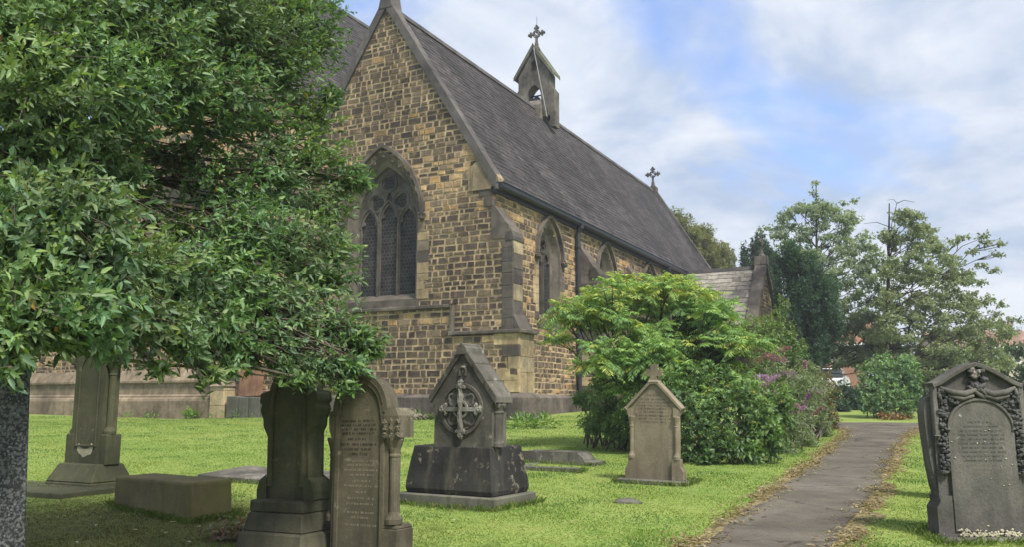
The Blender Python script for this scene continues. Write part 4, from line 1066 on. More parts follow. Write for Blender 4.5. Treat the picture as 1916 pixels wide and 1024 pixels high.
# --- shrubs
def shrub(name, label, cat, base, clumps, pal, tip, leaf, ratio=.4, k=7, dens=220, mat=None, stems=5, group=None, droop=.15, spread=(.5, 1.4), yellow=0., barkm=None):
    b = np.array(G(*base)); e = empty(name, b); tag(e, label, cat, group); PP, DD, NN, CC = [], [], [], []
    br = MB()
    for (x, y, z, rx, ry, rz_) in clumps:
        c = np.array([x, y, z]); m = int(dens * 1.6 * (rx * rz_ + ry * rz_ + rx * ry) / 3 * 1.) + 8
        P, d = ball(m, c, np.array([rx, ry, rz_]), .4); P[:, 2] = np.maximum(P[:, 2], gz(P[:, 0], P[:, 1]) + .03)
        A = unit(d + rng.normal(size=(m, 3)) * .45 + np.array([0, 0, .35]))
        p_, d_, n_ = rosettes(P, A, k, leaf, spread, leaf * 1.6, .5)
        f = np.repeat(np.clip(.3 + .45 * d[:, 2] + rng.normal(size=m) * .3, 0, 1), k)[:, None]
        col = shade(m * k, pal, .25) * (1 - f) + shade(m * k, tip, .2) * f
        if yellow: q = rng.random(m * k) < yellow; col[q] = shade(q.sum(), [(.32, .25, .04), (.28, .16, .04)], .2)
        PP.append(p_); DD.append(d_); NN.append(n_); CC.append(col)
        for s in range(stems):
            g0 = np.array([x * .7 + b[0] * .3, y * .7 + b[1] * .3 + .2, 0]) + rng.normal(size=3) * np.array([.12, .12, 0]); g0[2] = gz(g0[0], g0[1]) - .03; lp = limb_path(g0, P[s], .06, 4, .2)
            br.tube([p - b for p in lp], [.022, .017, .013, .009, .004], 5)
    P, D, N_, C = map(np.concatenate, (PP, DD, NN, CC)); L_ = leaf * rng.uniform(.65, 1.2, len(P))
    leaf_mesh('foliage', P - b, D, N_, L_, L_ * ratio, C, mat or M_softleaf, e, droop)
    br.build('stems', barkm or M_bark, e)
    return e
def sp(u, v, Y, r, ry=None, rz_=None):
    c = spot(u, v, Y); return (c[0], c[1], c[2], r, ry or r, rz_ or r * .85)
# sumac: drooping feathered fronds
def sumac(base, heads, label):
    b = np.array(G(*base)); e = empty('sumac_tree', b); tag(e, label, 'tree'); br = MB(); PP, DD, NN, CC, LL = [], [], [], [], []
    fk = b + np.array([.1, 0, 1.0]); br.tube([(0, 0, -.1), (.03, .02, .5), fk - b], [.06, .05, .045], 8)
    for (u, v, Y, r, nf, warm) in heads:
        c = spot(u, v, Y); lp = limb_path(fk, c, -.06, 5, .14); br.tube([p - b for p in lp], list(np.linspace(.02, .009, 6)), 5)
        nsub = max(nf // 7, 1)
        for s_ in range(nsub):
            h = c + rng.normal(size=3) * r * np.array([.7, .7, .5]); br.tube([p - b for p in limb_path(lp[4], h, .03, 3, .1)], [.014, .011, .009, .007], 5)
            for f in range(int(nf / nsub * 1.8) + 1):
                az = f * 2.4 + rng.random(); el = rng.uniform(-.1, 1.1); Lf = rng.uniform(.32, .56)
                d0 = np.array([math.cos(az) * math.cos(el), math.sin(az) * math.cos(el), math.sin(el)])
                nl = 12; t = np.linspace(.14, 1., nl)[:, None]; dr = rng.uniform(.2, .7)
                R_ = h + d0 * Lf * t + np.array([0, 0, -1.]) * dr * Lf * t ** 2
                br.tube([R_[0] - b, R_[4] - b, R_[8] - b, R_[11] - b], [.005, .004, .003, .002], 3)
                tg = unit(d0 * Lf + np.array([0, 0, -2.]) * dr * Lf * t); sd = unit(np.cross(tg, [0, 0, 1.]))
                up = np.cross(sd, tg); ll = .105 * np.sin(np.clip(t * 2.5 + .35, 0, 2.95)) + .03
                new = rng.random() < warm
                col0 = np.array((.37, .43, .10) if new else (.25, .39, .105)) if rng.random() < .55 + .3 * new else np.array((.18, .31, .10))
                if new and rng.random() < .08: col0 = np.array((.36, .30, .08))
                for sg in (-1, 1):
                    PP.append(R_); DD.append(sd * sg + tg * .45 + np.array([0, 0, -.45]) * rng.uniform(.3, 1.6, (nl, 1))); NN.append(up + rng.normal(size=(nl, 3)) * .45); LL.append(ll[:, 0] * rng.uniform(.8, 1.15, nl)); CC.append(col0 * rng.uniform(.6, 1.35, (nl, 1)))
    P, D, N_, C, L_ = map(np.concatenate, (PP, DD, NN, CC, LL))
    leaf_mesh('fronds', P - b, D, N_, L_, .018, C, M_softleaf, e, .15); br.build('trunk', M_darkbark, e, True); return e
q_ = np.random.default_rng(12); heads = []
so_ = np.array([(535, 1110, 1250), (560, 1075, 1330), (600, 1050, 1370), (635, 1030, 1385), (670, 1120, 1380), (720, 1170, 1360), (770, 1200, 1320)], float)
while len(heads) < 125:
    v = 532 + 238 * q_.random() ** 1.0; u = q_.uniform(np.interp(v, so_[:, 0], so_[:, 1]), np.interp(v, so_[:, 0], so_[:, 2]))
    Y = (16.4 if v > 600 else 17.2) + q_.random() * 2.2; top = v < np.interp(u, [1040, 1120, 1330, 1430], [660, 575, 575, 640])
    heads.append((u, v, Y, .26, 16, .6 if top else .1))
SUM = sumac((2.5, 18.2), heads, 'spreading sumac tree with feathery light green fronds beside the church wall')
DKG = [(.06, .115, .042), (.07, .13, .046), (.08, .145, .05)]; MDG = [(.105, .185, .06), (.12, .205, .065), (.095, .17, .06)]; LTG = [(.20, .305, .09), (.225, .325, .09), (.18, .285, .095)]
shrub('fern_bush', 'feathery dark green bush at the church corner left of the tan headstone', 'bush', (1.9, 18.4),
      [sp(1135, 760, 18.3, .5, .5, .75), sp(1110, 790, 18.0, .36), sp(1160, 800, 17.6, .45), sp(1130, 720, 18.6, .4, .4, .35), sp(1090, 745, 19.2, .28), sp(1190, 770, 17.2, .4, .4, .6)], MDG, LTG, .10, .26, 9, 420, droop=.35)
shrub('laurel_bush', 'glossy laurel bush with bright new shoots behind the tan headstone', 'bush', (3.6, 15.9),
      [sp(1420, 790, 15.6, .42, .5, .6), sp(1440, 820, 15.3, .36, .4, .42), sp(1400, 740, 16., .36, .4, .4), sp(1460, 760, 16., .3, .4, .5), sp(1405, 845, 15.0, .26)], DKG + MDG, LTG, .115, .42, 7, 300, M_leaf, yellow=.01)
shrub('thicket', 'dark tangled bush with yellowing leaves low behind the tan headstone', 'bush', (3.0, 16.2),
      [sp(1300, 800, 15.6, .5, .5, .6), sp(1340, 830, 15.2, .45, .4, .4), sp(1290, 840, 15.4, .36), sp(1350, 770, 15.9, .42, .5, .45), sp(1270, 740, 16.2, .45, .5, .5), sp(1240, 800, 15.9, .4, .4, .6), sp(1370, 840, 15., .3), sp(1320, 860, 15.0, .25, .25, .15), sp(1220, 850, 15.8, .3, .3, .2), sp(1330, 720, 16.6, .5, .5, .5), sp(1220, 700, 17.0, .42, .4, .5), sp(1270, 680, 17.2, .5, .5, .5), sp(1200, 760, 16.6, .4, .4, .5), sp(1320, 680, 17.4, .5, .5, .5), sp(1240, 640, 18.8, .55, .5, .5), sp(1180, 660, 18.8, .4, .5, .45), sp(1310, 630, 19., .6, .5, .5), sp(1350, 625, 19.4, .5, .5, .4), sp(1290, 605, 19.4, .5, .5, .3)], DKG, MDG, .09, .45, 7, 330, M_leaf, yellow=.035)
shrub('tall_shrub', 'tall yellowish green shrub rising between the sumac and the porch', 'bush', (6.2, 20.5),
      [sp(1400, 640, 20., .65, .7, .75), sp(1440, 670, 20., .5, .6, .6), sp(1390, 640, 20.5, .5, .5, .5), sp(1430, 625, 21., .38, .4, .5), sp(1460, 620, 21., .28, .3, .45), sp(1480, 680, 21., .36, .4, .5), sp(1500, 660, 21.5, .22, .2, .3), sp(1360, 650, 19.5, .55, .6, .6), sp(1455, 590, 21.2, .14, .14, .25), sp(1465, 575, 21.4, .2, .2, .35), sp(1440, 620, 20.6, .34, .34, .4), sp(1475, 640, 20.6, .4, .4, .5), sp(1380, 700, 18.8, .6, .6, .6)], MDG, [(.17, .21, .06), (.2, .22, .07), (.14, .2, .06)], .085, .42, 7, 300, yellow=.01)
BUD = shrub('buddleia', 'buddleia bush with purple flower spikes beside the path', 'bush', (6.3, 18.6),
      [sp(1440, 710, 18., .6, .7, .55), sp(1490, 730, 19.5, .6, .7, .55), sp(1520, 760, 21.5, .5, .6, .55), sp(1480, 790, 18.2, .5, .6, .5), sp(1530, 800, 22., .42, .6, .4), sp(1500, 700, 21., .42, .5, .45), sp(1420, 740, 17., .42, .5, .4), sp(1470, 840, 17.2, .34, .5, .22), sp(1525, 720, 22.5, .4, .4, .4), sp(1500, 830, 19., .45, .5, .4), sp(1450, 780, 17.4, .5, .5, .5), sp(1535, 815, 23., .35, .4, .35)], [(.13, .18, .10), (.15, .20, .105), (.16, .20, .10)], [(.24, .29, .17), (.20, .225, .11), (.15, .195, .11)], .12, .2, 8, 330, droop=.3)
shrub('reddish_shrub', 'reddish brown leaved shrub at the path end of the bushes', 'bush', (9.3, 25.2),
      [sp(1545, 740, 24.5, .42, .5, .6), sp(1550, 780, 24.5, .36, .5, .5), sp(1525, 810, 22.6, .4, .5, .36), sp(1540, 705, 25., .3, .3, .3), sp(1505, 835, 20.2, .38, .4, .3), sp(1530, 820, 22., .4, .4, .35), sp(1550, 800, 24.6, .34, .4, .3)], [(.15, .12, .06), (.17, .13, .065), (.12, .15, .06), (.16, .09, .06)], [(.16, .16, .06), (.19, .12, .07), (.15, .17, .05)], .085, .42, 7, 330)
r = random.Random(4)
bo = np.array(BUD.location)
for u, v, Y, s, hue in [(1460, 672, 18.6, .26, 0), (1440, 668, 18.4, .22, 0), (1425, 672, 18.2, .2, 0), (1395, 675, 17.6, .2, 1), (1475, 700, 18.6, .26, 1), (1440, 712, 17.4, .24, 2), (1425, 708, 17.2, .14, 2), (1510, 745, 20.2, .26, 3), (1490, 770, 18.0, .24, 1), (1478, 760, 17.8, .2, 0), (1505, 688, 20.8, .18, 0), (1450, 735, 17.4, .18, 1), (1530, 770, 21.2, .18, 0), (1465, 655, 19., .18, 0), (1416, 655, 18., .18, 0), (1525, 735, 21.6, .2, 1)]:
    c = spot(u, v, Y - .85); s *= 1.5; n = 260; ax = unit(np.array([r.uniform(-1, 1), r.uniform(-.5, .1), r.uniform(-.1, .6)]))
    t = rng.random((n, 1)); dd = unit(rng.normal(size=(n, 3))); rad = .062 * (1 - t * .7)
    P = c + ax * s * (t - .5) * 1.1 + dd * rad
    pal = [[(.30, .17, .22), (.38, .23, .28)], [(.36, .23, .38), (.44, .29, .45)], [(.46, .30, .52), (.54, .38, .58)], [(.42, .10, .58), (.5, .16, .65)]][hue]
    leaf_mesh('flower_spike', P - bo, dd + ax * .4, dd, .034, .026, shade(n, pal, .25), M_petal, BUD)
# weeds and ferns along the church
def fern(name, label, x, y, s, n, col, group=None, cat='fern'):
    b = np.array(G(x, y)); PP, DD, NN, CC, LL = [], [], [], [], []
    for f in range(n):
        az = f * 2.4; el = rng.uniform(.6, 1.35); Lf = s * rng.uniform(.7, 1.1); d0 = np.array([math.cos(az) * math.cos(el), math.sin(az) * math.cos(el), math.sin(el)])
        nl = 14; t = np.linspace(.12, 1, nl)[:, None]; R_ = d0 * Lf * t + np.array([0, 0, -.35]) * Lf * t ** 2
        tg = unit(d0 - np.array([0, 0, .7]) * t); sd = unit(np.cross(tg, [0, 0, 1.]))
        for sg in (-1, 1): PP.append(R_); DD.append(sd * sg + tg * .35); NN.append(np.cross(sd, tg)); LL.append(Lf * .22 * (1.05 - t[:, 0])); CC.append(shade(nl, col, .2))
    P, D, N_, C, L_ = map(np.concatenate, (PP, DD, NN, CC, LL)); o = leaf_mesh(name, P, D, N_, L_, L_ * .32, C, M_softleaf, None, .1); o.location = b; tag(o, label, cat, group)
fern('fern', 'bright yellow-green fern growing against the church plinth', *chpt(-14.6, -.75)[:2], .95, 22, [(.16, .27, .04), (.2, .3, .045), (.13, .22, .04)])
fern('fern', 'small fern in the rubble under the gable wall', *chpt(-2.9, -1.0)[:2], .45, 16, [(.13, .21, .04), (.1, .17, .04)])
r = random.Random(9)
for k in range(34):
    x = r.uniform(-21.5, .6); p = chpt(x, -.55 - r.random() * .35 - (.3 if x < -13 else 0)); s = r.uniform(.10, .3)
    n = r.randint(14, 40); P, d = ball(n, (0, 0, s * .45), (s, s, s * .6), .6); P[:, 2] = np.abs(P[:, 2])
    o = leaf_mesh('weed', P, d + np.array([0, 0, .4]), d + np.array([0, 0, 1.]), s * .45, s * .22, shade(n, MDG + LTG, .25), M_softleaf); o.location = G(p.x, p.y)
    tag(o, 'low leafy weed growing along the foot of the church wall', 'weed', 'weeds along the church wall')
for k, (x, y) in enumerate([(.55, 25.6), (.2, 24.9), (.9, 25.0)]):
    n = 160; P, d = ball(n, (0, 0, .15), (.5, .35, .28), .5); P[:, 2] = np.abs(P[:, 2])
    o = leaf_mesh('weed', P, d + np.array([0, 0, .5]), d + np.array([0, 0, 1.]), .16, .05, shade(n, MDG + LTG, .25), M_softleaf, None, .3); o.location = G(x, y)
    tag(o, 'grassy weed clump at the foot of the corner buttress', 'weed', 'weed clumps at the corner buttress')
# dry heap beside the dark headstone
n = 420; P, d = ball(n, (0, 0, .06), (.34, .3, .16), .6); P[:, 2] = np.abs(P[:, 2])
o = leaf_mesh('dead_leaves', P, rng.normal(size=(n, 3)) * np.array([1, 1, .4]), d + np.array([0, 0, 1.]), .07, .03, shade(n, [(.2, .13, .08), (.28, .2, .13), (.14, .12, .06), (.24, .13, .11), (.09, .13, .03)], .3), M_softleaf); o.location = G(-2.62, 8.45)
tag(o, 'heap of dry pinkish brown leaves beside the dark headstone', 'leaf heap', None, 'stuff')

# --- trees
def tree(name, label, base, trunk, clumps, pal, tip, leaf, dens, k=5, ratio=.55, group=None, mat=None, bark=None, spread=(.6, 1.5), tr=.2, upright=0., droop=.1, limb=.028):
    b = np.array([base[0], base[1], float(gz(*base))]); e = empty(name, b); tag(e, label, 'tree', group); PP, DD, NN, CC = [], [], [], []
    tk, lb = MB(), MB(); ax = [np.array(p) for p in trunk]
    tk.tube([p - b for p in [b + np.array([0, 0, -.2])] + ax], list(np.linspace(tr, tr * .18, len(ax) + 1)), 9)
    for (x, y, z, rx, ry, rz_) in clumps:
        c = np.array([x, y, z]); m = int(dens * 2.1 * (rx * rz_ + ry * rz_ + rx * ry) / 3) + 4
        P, d = ball(m, c, np.array([rx, ry, rz_]), .5)
        A = unit(d + rng.normal(size=(m, 3)) * .4 + np.array([0, 0, .3 + upright * 2]))
        p_, d_, n_ = rosettes(P, A, k, leaf, spread, leaf * 1.5, .4)
        f = np.repeat(np.clip(.35 + .4 * d[:, 2] + rng.normal(size=m) * .3, 0, 1), k)[:, None]
        CC.append(shade(m * k, pal, .25) * (1 - f) + shade(m * k, tip, .2) * f); PP.append(p_); DD.append(d_); NN.append(n_)
        if len(clumps) > 150 and rng.random() > .25: continue
        j = int(np.argmin([np.linalg.norm(q - c) + 3 * max(q[2] - c[2], 0) for q in ax])); s = ax[max(j - 1, 0)]
        lp = limb_path(s, c, -.05, 4, .14); lb.tube([p - b for p in lp], list(np.linspace(limb, .012, 5)), 5)
        for q in range(min(5, m)): lb.tube([p - b for p in limb_path(lp[3], P[q], .03, 2, .15)], [.016, .012, .006], 4)
    P, D, N_, C = map(np.concatenate, (PP, DD, NN, CC)); L_ = leaf * rng.uniform(.65, 1.2, len(P))
    leaf_mesh('crown', P - b, D, N_, L_, L_ * ratio, C, mat or M_farleaf, e, droop)
    tk.build('trunk', bark or M_bark, e, True); lb.build('branches', bark or M_bark, e, True); return e
def fill(outline, Y, dy, n, r, seed, vary=.35):
    # clumps spread through a crown whose half-widths are given level by level: (v, u_left, u_right)
    q = np.random.default_rng(seed); o = []
    vs = np.array([a[0] for a in outline]); lo = np.array([a[1] for a in outline]); hi = np.array([a[2] for a in outline]); w = hi - lo
    while len(o) < n:
        v = q.uniform(vs[0], vs[-1]); ww = np.interp(v, vs, w)
        if q.random() > (ww + 15) / (w.max() + 15): continue
        u = np.interp(v, vs, lo) + q.random() * ww; half = dy * (.35 + .65 * ww / w.max()); yy = Y + q.uniform(-half, half)
        c = spot(u, v, yy); s = r * q.uniform(1 - vary, 1 + vary); o.append((c[0], c[1], c[2], s * 1.25, s * 1.25, s * .75))
    return o
GREY = [(.19, .24, .165), (.21, .26, .17), (.175, .23, .155)]; GREYT = [(.31, .365, .25), (.34, .38, .26), (.28, .35, .235)]
c = spot(1530, 700, 46); tb = (c[0], c[1])
ln = lambda u0, v0, u1, v1, Y, n: [spot(u0 + (u1 - u0) * i / n, v0 + (v1 - v0) * i / n, Y) for i in range(n + 1)]
tree('whitebeam_tree', 'airy pale green tree with pointed top behind the porch', tb, ln(1530, 690, 1527, 350, 46, 9),
     [(*spot(u, v_, 46), .34, .34, .26) for u, v_ in [(1526, 344), (1524, 360), (1529, 375), (1500, 382), (1556, 392), (1578, 380), (1598, 376), (1590, 395), (1476, 395), (1462, 400), (1452, 425), (1438, 428), (1425, 428)]] + fill([(380, 1510, 1545), (400, 1470, 1590), (430, 1445, 1610), (460, 1450, 1640), (500, 1460, 1660), (560, 1490, 1670), (620, 1520, 1670), (690, 1560, 1660)], 46, 3.2, 320, .40, 21), GREY, GREYT, .14, 56, 5, .55, 'airy trees right of the church', bark=M_darkbark, tr=.15)
c = spot(1662, 700, 42); tb = (c[0], c[1])
cl = fill([(395, 1688, 1722), (430, 1655, 1745), (460, 1640, 1770), (490, 1650, 1800), (520, 1650, 1830), (560, 1640, 1850), (600, 1630, 1885), (650, 1620, 1900), (700, 1640, 1890)], 42, 3.4, 350, .39, 22)
cl += [(*spot(u, v, 41), .42, .42, .26) for u, v in [(1705, 400), (1720, 425), (1690, 395), (1800, 445), (1840, 440), (1870, 455), (1865, 475), (1820, 470), (1840, 495), (1860, 505), (1780, 450), (1900, 600), (1895, 620), (1875, 570), (1860, 590), (1880, 630), (1850, 560), (1845, 455)]]
T2 = tree('whitebeam_tree', 'wide airy tree with bare leader shoot above the bushes', tb, ln(1660, 690, 1664, 380, 42, 9), cl, [(.19, .225, .14), (.205, .24, .145), (.175, .22, .135)], [(.30, .335, .20), (.30, .32, .18), (.25, .285, .16)],   .14, 60, 5, .55, 'airy trees right of the church', bark=M_darkbark, tr=.16)
b = np.array(T2.location); mb = MB()
for pts in ([(1664, 470), (1668, 420), (1678, 380), (1672, 372), (1660, 374)], [(1678, 380), (1692, 374), (1712, 378)], [(1667, 425), (1640, 415), (1615, 418)], [(1668, 410), (1700, 412)], [(1780, 480), (1800, 460), (1830, 448), (1845, 450)], [(1790, 470), (1795, 445)]): mb.tube([spot(u, v, 42) - b for u, v in pts], list(np.linspace(.024, .008, len(pts))), 5)
mb.build('bare_shoots', M_darkbark, T2)
YEW = [(.038, .078, .058), (.043, .088, .063), (.048, .095, .062)]; YEWT = [(.055, .105, .068), (.062, .118, .072), (.07, .122, .072)]
def columns(outline, Y, n, seed, h=1.6, w=.34):
    q = np.random.default_rng(seed); o = []
    vs = np.array([a[0] for a in outline]); lo = np.array([a[1] for a in outline]); hi = np.array([a[2] for a in outline])
    for k in range(n):
        v = vs[0] + (vs[-1] - vs[0]) * q.random() ** .8; u = np.interp(v, vs, lo) + q.random() * np.interp(v, vs, hi - lo); c = spot(u, v, Y + q.uniform(-1.2, 1.2)); s = q.uniform(.7, 1.2)
        o.append((c[0], c[1], c[2], w * s, w * s, h * s * .6))
    return o
c = spot(1515, 735, 40)
tree('yew_tree', 'dense dark yew with upright shoots close right of the porch', (c[0], c[1]), ln(1515, 730, 1505, 480, 40, 6), columns([(462, 1456, 1476), (500, 1450, 1535), (560, 1452, 1582), (610, 1462, 1574), (655, 1478, 1536), (715, 1488, 1524)], 40, 150, 31, 1.5, .38), YEW, YEWT, .17, 110, 6, .32, None, upright=.8, bark=M_darkbark)
for i, (u, v, Y, hw, lab) in enumerate([(1412, 440, 62, 26, 'dark spired cypress directly behind the porch gable'), (1437, 452, 64, 16, 'narrow dark cypress just right of the porch finial')]):
    c = spot(u, 720, Y)
    tree('cypress_tree', lab, (c[0], c[1]), ln(u, 720, u, v + 10, Y, 6), columns([(v + 12, u - hw * .8, u + hw * .8), (v + 40, u - hw, u + hw), (660, u - hw, u + hw)], Y, 90, 41 + i, 2.0, .42), YEW, [(.04, .07, .04), (.05, .085, .05)], .26, 110, 6, .36, 'dark cypresses behind the porch', upright=.9, bark=M_darkbark)
CON = [(.115, .125, .055), (.13, .14, .06), (.095, .115, .05)]; CONT = [(.22, .215, .09), (.25, .23, .095), (.20, .205, .09)]
for i, (u, v, hw, Y, lab) in enumerate([(1266, 392, 24, 66, 'olive conifer top just over the far end of the roof'), (1312, 428, 28, 70, 'tall olive conifer beyond the end of the church'), (1345, 460, 26, 72, 'shorter olive conifer right of the tall one'), (1372, 474, 9, 90, 'small thin dark conifer far beyond the porch roof')]):
    c = spot(u, 735, Y)
    tree('conifer_tree', lab, (c[0], c[1]), ln(u, 730, u, v + 6, Y, 7), fill([(v, u - 3, u + 3), (v + 25, u - hw * .5, u + hw * .5), (v + 70, u - hw, u + hw), (v + 250, u - hw * 1.2, u + hw * 1.2)], Y, 1.6 * hw / 30, 110 if i < 3 else 30, .95 if i < 3 else .4, 51 + i), CON if i < 3 else YEW, CONT if i < 3 else YEWT, .28, 34, 6, .34, 'conifers beyond the church', upright=.6, bark=M_darkbark)
# the round bush on the lawn and darker ones behind
shrub('round_bush', 'large rounded green bush on the lawn beyond the path', 'bush', (13.6, 31.2),
      [(*spot(u, v, Y), a, a, a * .8) for u, v, Y, a in [(1640, 700, 31, .8), (1690, 700, 31, .8), (1632, 725, 31, .6), (1720, 730, 31, .55), (1660, 740, 30.5, .8), (1700, 755, 30.6, .6), (1630, 755, 30.6, .55), (1660, 680, 31.5, .6), (1700, 680, 31.4, .45), (1650, 770, 30.4, .4), (1690, 772, 30.4, .4), (1628, 690, 31.6, .42)]], [(.10, .175, .08), (.115, .19, .085), (.09, .16, .08)], [(.19, .30, .13), (.21, .32, .13), (.17, .275, .13)], .15, .5, 6, 110, stems=3)
n = 160; P = np.stack([rng.uniform(-.75, .45, n), rng.uniform(-.3, .2, n), rng.uniform(.03, .2, n)], 1)
o = leaf_mesh('bedding_plants', P, rng.normal(size=(n, 3)), rng.normal(size=(n, 3)) + np.array([0, 0, 1.]), .13, .06, shade(n, [(.25, .10, .05), (.2, .12, .05), (.12, .13, .04), (.3, .16, .08)], .25), M_softleaf); o.location = G(13.2, 29.6); tag(o, 'row of russet low plants at the foot of the round bush', 'plants', None, 'stuff')
for i, (u, v, Y, s, lab) in enumerate([(1592, 742, 38, .75, 'dark low shrub left of the round bush'), (1562, 758, 36, .45, 'small dark shrub left of the round bush near the path')]):
    c = spot(u, v, Y); shrub('dark_shrub', lab, 'bush', (c[0], c[1]), [(c[0] + rng.uniform(-s, s) * .8, c[1] + rng.uniform(-s, s) * .5, c[2] + rng.uniform(-.6, .5) * s, s * .7, s * .7, s * .6) for _ in range(8)], YEW + [(.03, .06, .03)], YEWT + [(.06, .1, .05)], .17, .4, 6, 90, stems=2, group='dark shrubs before the houses', barkm=M_darkbark)
for i, (u0, u1, v0, Y, pal, tip, lab) in enumerate([
    (1740, 1830, 668, 44, [(.09, .14, .065), (.105, .155, .07)], [(.165, .225, .105), (.19, .245, .105)], 'mid green bush behind the large carved headstone'), (1800, 1880, 652, 50, [(.06, .095, .04), (.07, .11, .045)], [(.13, .165, .075)], 'loose green bush below the distant houses'), (1860, 1960, 640, 46, [(.05, .085, .04), (.065, .10, .045)], [(.11, .16, .07)], 'tall green bush filling the right edge'), (1680, 1770, 668, 52, [(.05, .085, .04)], [(.1, .15, .07)], 'dark green bush behind the round bush')]):
    L0 = []
    for _ in range(14): c = spot(rng.uniform(u0, u1), rng.uniform(v0 + 12, 745), Y + rng.uniform(-1.2, 1.2)); L0.append((c[0], c[1], c[2], .9, .9, .7))
    c = spot((u0 + u1) / 2, 740, Y); shrub('hedge_bush', lab, 'bush', (c[0], c[1]), L0, pal, tip, .24, .5, 6, 42, stems=2, group='bushes along the far boundary')
# ------------------------------------------------------------------ far houses, car
def house(label, c, rz, w, d, h, roofh, wall, roofm, wins, chim, chim_side=.3, hip=False):
    e = empty('brick_house', c, rz); tag(e, label, 'house', 'houses beyond the churchyard')
    mb = MB(); mb.box(-w / 2, w / 2, 0, d, -1.5, h); mb.add([(-w / 2, 0, h), (-w / 2, d, h), (-w / 2, d / 2, h + roofh)], [(0, 1, 2)]); mb.add([(w / 2, 0, h), (w / 2, d, h), (w / 2, d / 2, h + roofh)], [(0, 1, 2)]); mb.build('wall', wall, e)
    mb = MB()
    for y0, sg in ((0, -1), (d, 1)):
        mb.add([(-w / 2 - .3, y0 + sg * .4, h - .15), (w / 2 + .3, y0 + sg * .4, h - .15), (w / 2 + .3, d / 2, h + roofh + .1), (-w / 2 - .3, d / 2, h + roofh + .1), (-w / 2 - .3, y0 + sg * .4, h - .3), (w / 2 + .3, y0 + sg * .4, h - .3), (w / 2 + .3, d / 2, h + roofh - .05), (-w / 2 - .3, d / 2, h + roofh - .05)], [(0, 1, 2, 3), (4, 5, 6, 7), (0, 1, 5, 4), (1, 2, 6, 5), (0, 3, 7, 4)])
    rf = mb.build('roof', roofm, e)
    mb = MB(); mb.box(w * chim_side - .45, w * chim_side + .45, d / 2 - .4, d / 2 + .4, h + roofh * .5, h + roofh + .55); 
    for k in (-1, 1): mb.lathe([(.13, 0), (.11, .45)], (w * chim_side + k * .2, d / 2, h + roofh + .55), 8)
    mb.build('chimney', chim, rf)
    mb = MB(); mb.box(-w / 2 - .3, w / 2 + .3, -.47, -.40, h - .42, h - .14); mb.build('fascia', M_white, e)
    for (x, z, ww, hh) in wins:
        mb = MB(); mb.bar([(x - ww / 2, z), (x + ww / 2, z), (x + ww / 2, z + hh), (x - ww / 2, z + hh)], .13, -.02, .08, MG, True)
        for k in range(1, 3): mb.bar([(x - ww / 2 + ww * k / 3, z), (x - ww / 2 + ww * k / 3, z + hh)], .09, -.02, .06, MG)
        mb.bar([(x - ww / 2, z + hh * .7), (x + ww / 2, z + hh * .7)], .08, -.02, .05, MG); wn = mb.build('window', M_white, e)
        mb = MB(); mb.box(x - ww / 2, x + ww / 2, -.012, .05, z, z + hh); mb.build('pane', M_pane, wn)
    return e
M_white = plain_mat('white_paint', (.74, .74, .72), .5, .3, 0., .06); M_pane = plain_mat('window_glass', (.04, .05, .06), .08, .6)
def brick_mat(name, a, b_, m_):
    m, t, out = new_mat(name); v = coords(t); bk = t.n('TexBrick', Vector=t.n('Mapping', Vector=v, Rotation=(R(90), 0, 0)).outputs[0], Color1=a, Color2=b_, Mortar=m_, Scale=1., Mortar_Size=.012, Brick_Width=.225, Row_Height=.075)
    finish(t, out, t.mix(1., bk.outputs[0], t.ramp(t.noise(v, .8, 5), (.3, .75), (.7, 1.2)), 'MULTIPLY'), .9, .2); return m
M_brick = brick_mat('red_brick', (.30, .095, .045), (.24, .07, .035), (.3, .26, .2)); M_render = plain_mat('cream_render', (.55, .48, .38), .9, .1)
M_tile = stone_mat('red_roof_tile', (.19, .085, .055), (.26, .13, .08), 1.5, streak=.2)
M_tile2 = stone_mat('pinkish_roof_tile', (.25, .15, .11), (.32, .2, .15), 1.5, streak=.2)
c = spot(1595, 735, 84); house('red brick house glimpsed under the trees left of the round bush', (c[0], c[1], float(gz(c[0], c[1]))), -R(8), 9., 8., 4.9, 2.0, M_brick, M_tile, [(-2.6, 3.0, 2.0, 1.2), (.2, 3.0, 1.6, 1.2), (2.8, 3.0, 2.0, 1.2), (-2.6, .6, 2.4, 1.4), (2.8, .6, 2.4, 1.4)], M_brick)
c = spot(1850, 735, 78); house('pale house with pinkish roof and white windows behind the right trees', (c[0], c[1], float(gz(c[0], c[1]))), -R(14), 8., 8., 4.2, 1.6, M_render, M_tile2, [(-3., 2.6, 2.4, 1.2), (1.6, 2.6, 2.4, 1.2), (3.8, 2.6, 1., 1.2), (-2.5, .4, 2.4, 1.3)], M_tile, .38)
c = spot(1960, 730, 96); house('far red roofed house at the right edge behind the hedge', (c[0], c[1], float(gz(c[0], c[1]))), -R(10), 9., 8., 4.2, 2.0, M_brick, M_tile, [(-2., 2.8, 2., 1.2), (2., 2.8, 2., 1.2)], M_brick, -.3)
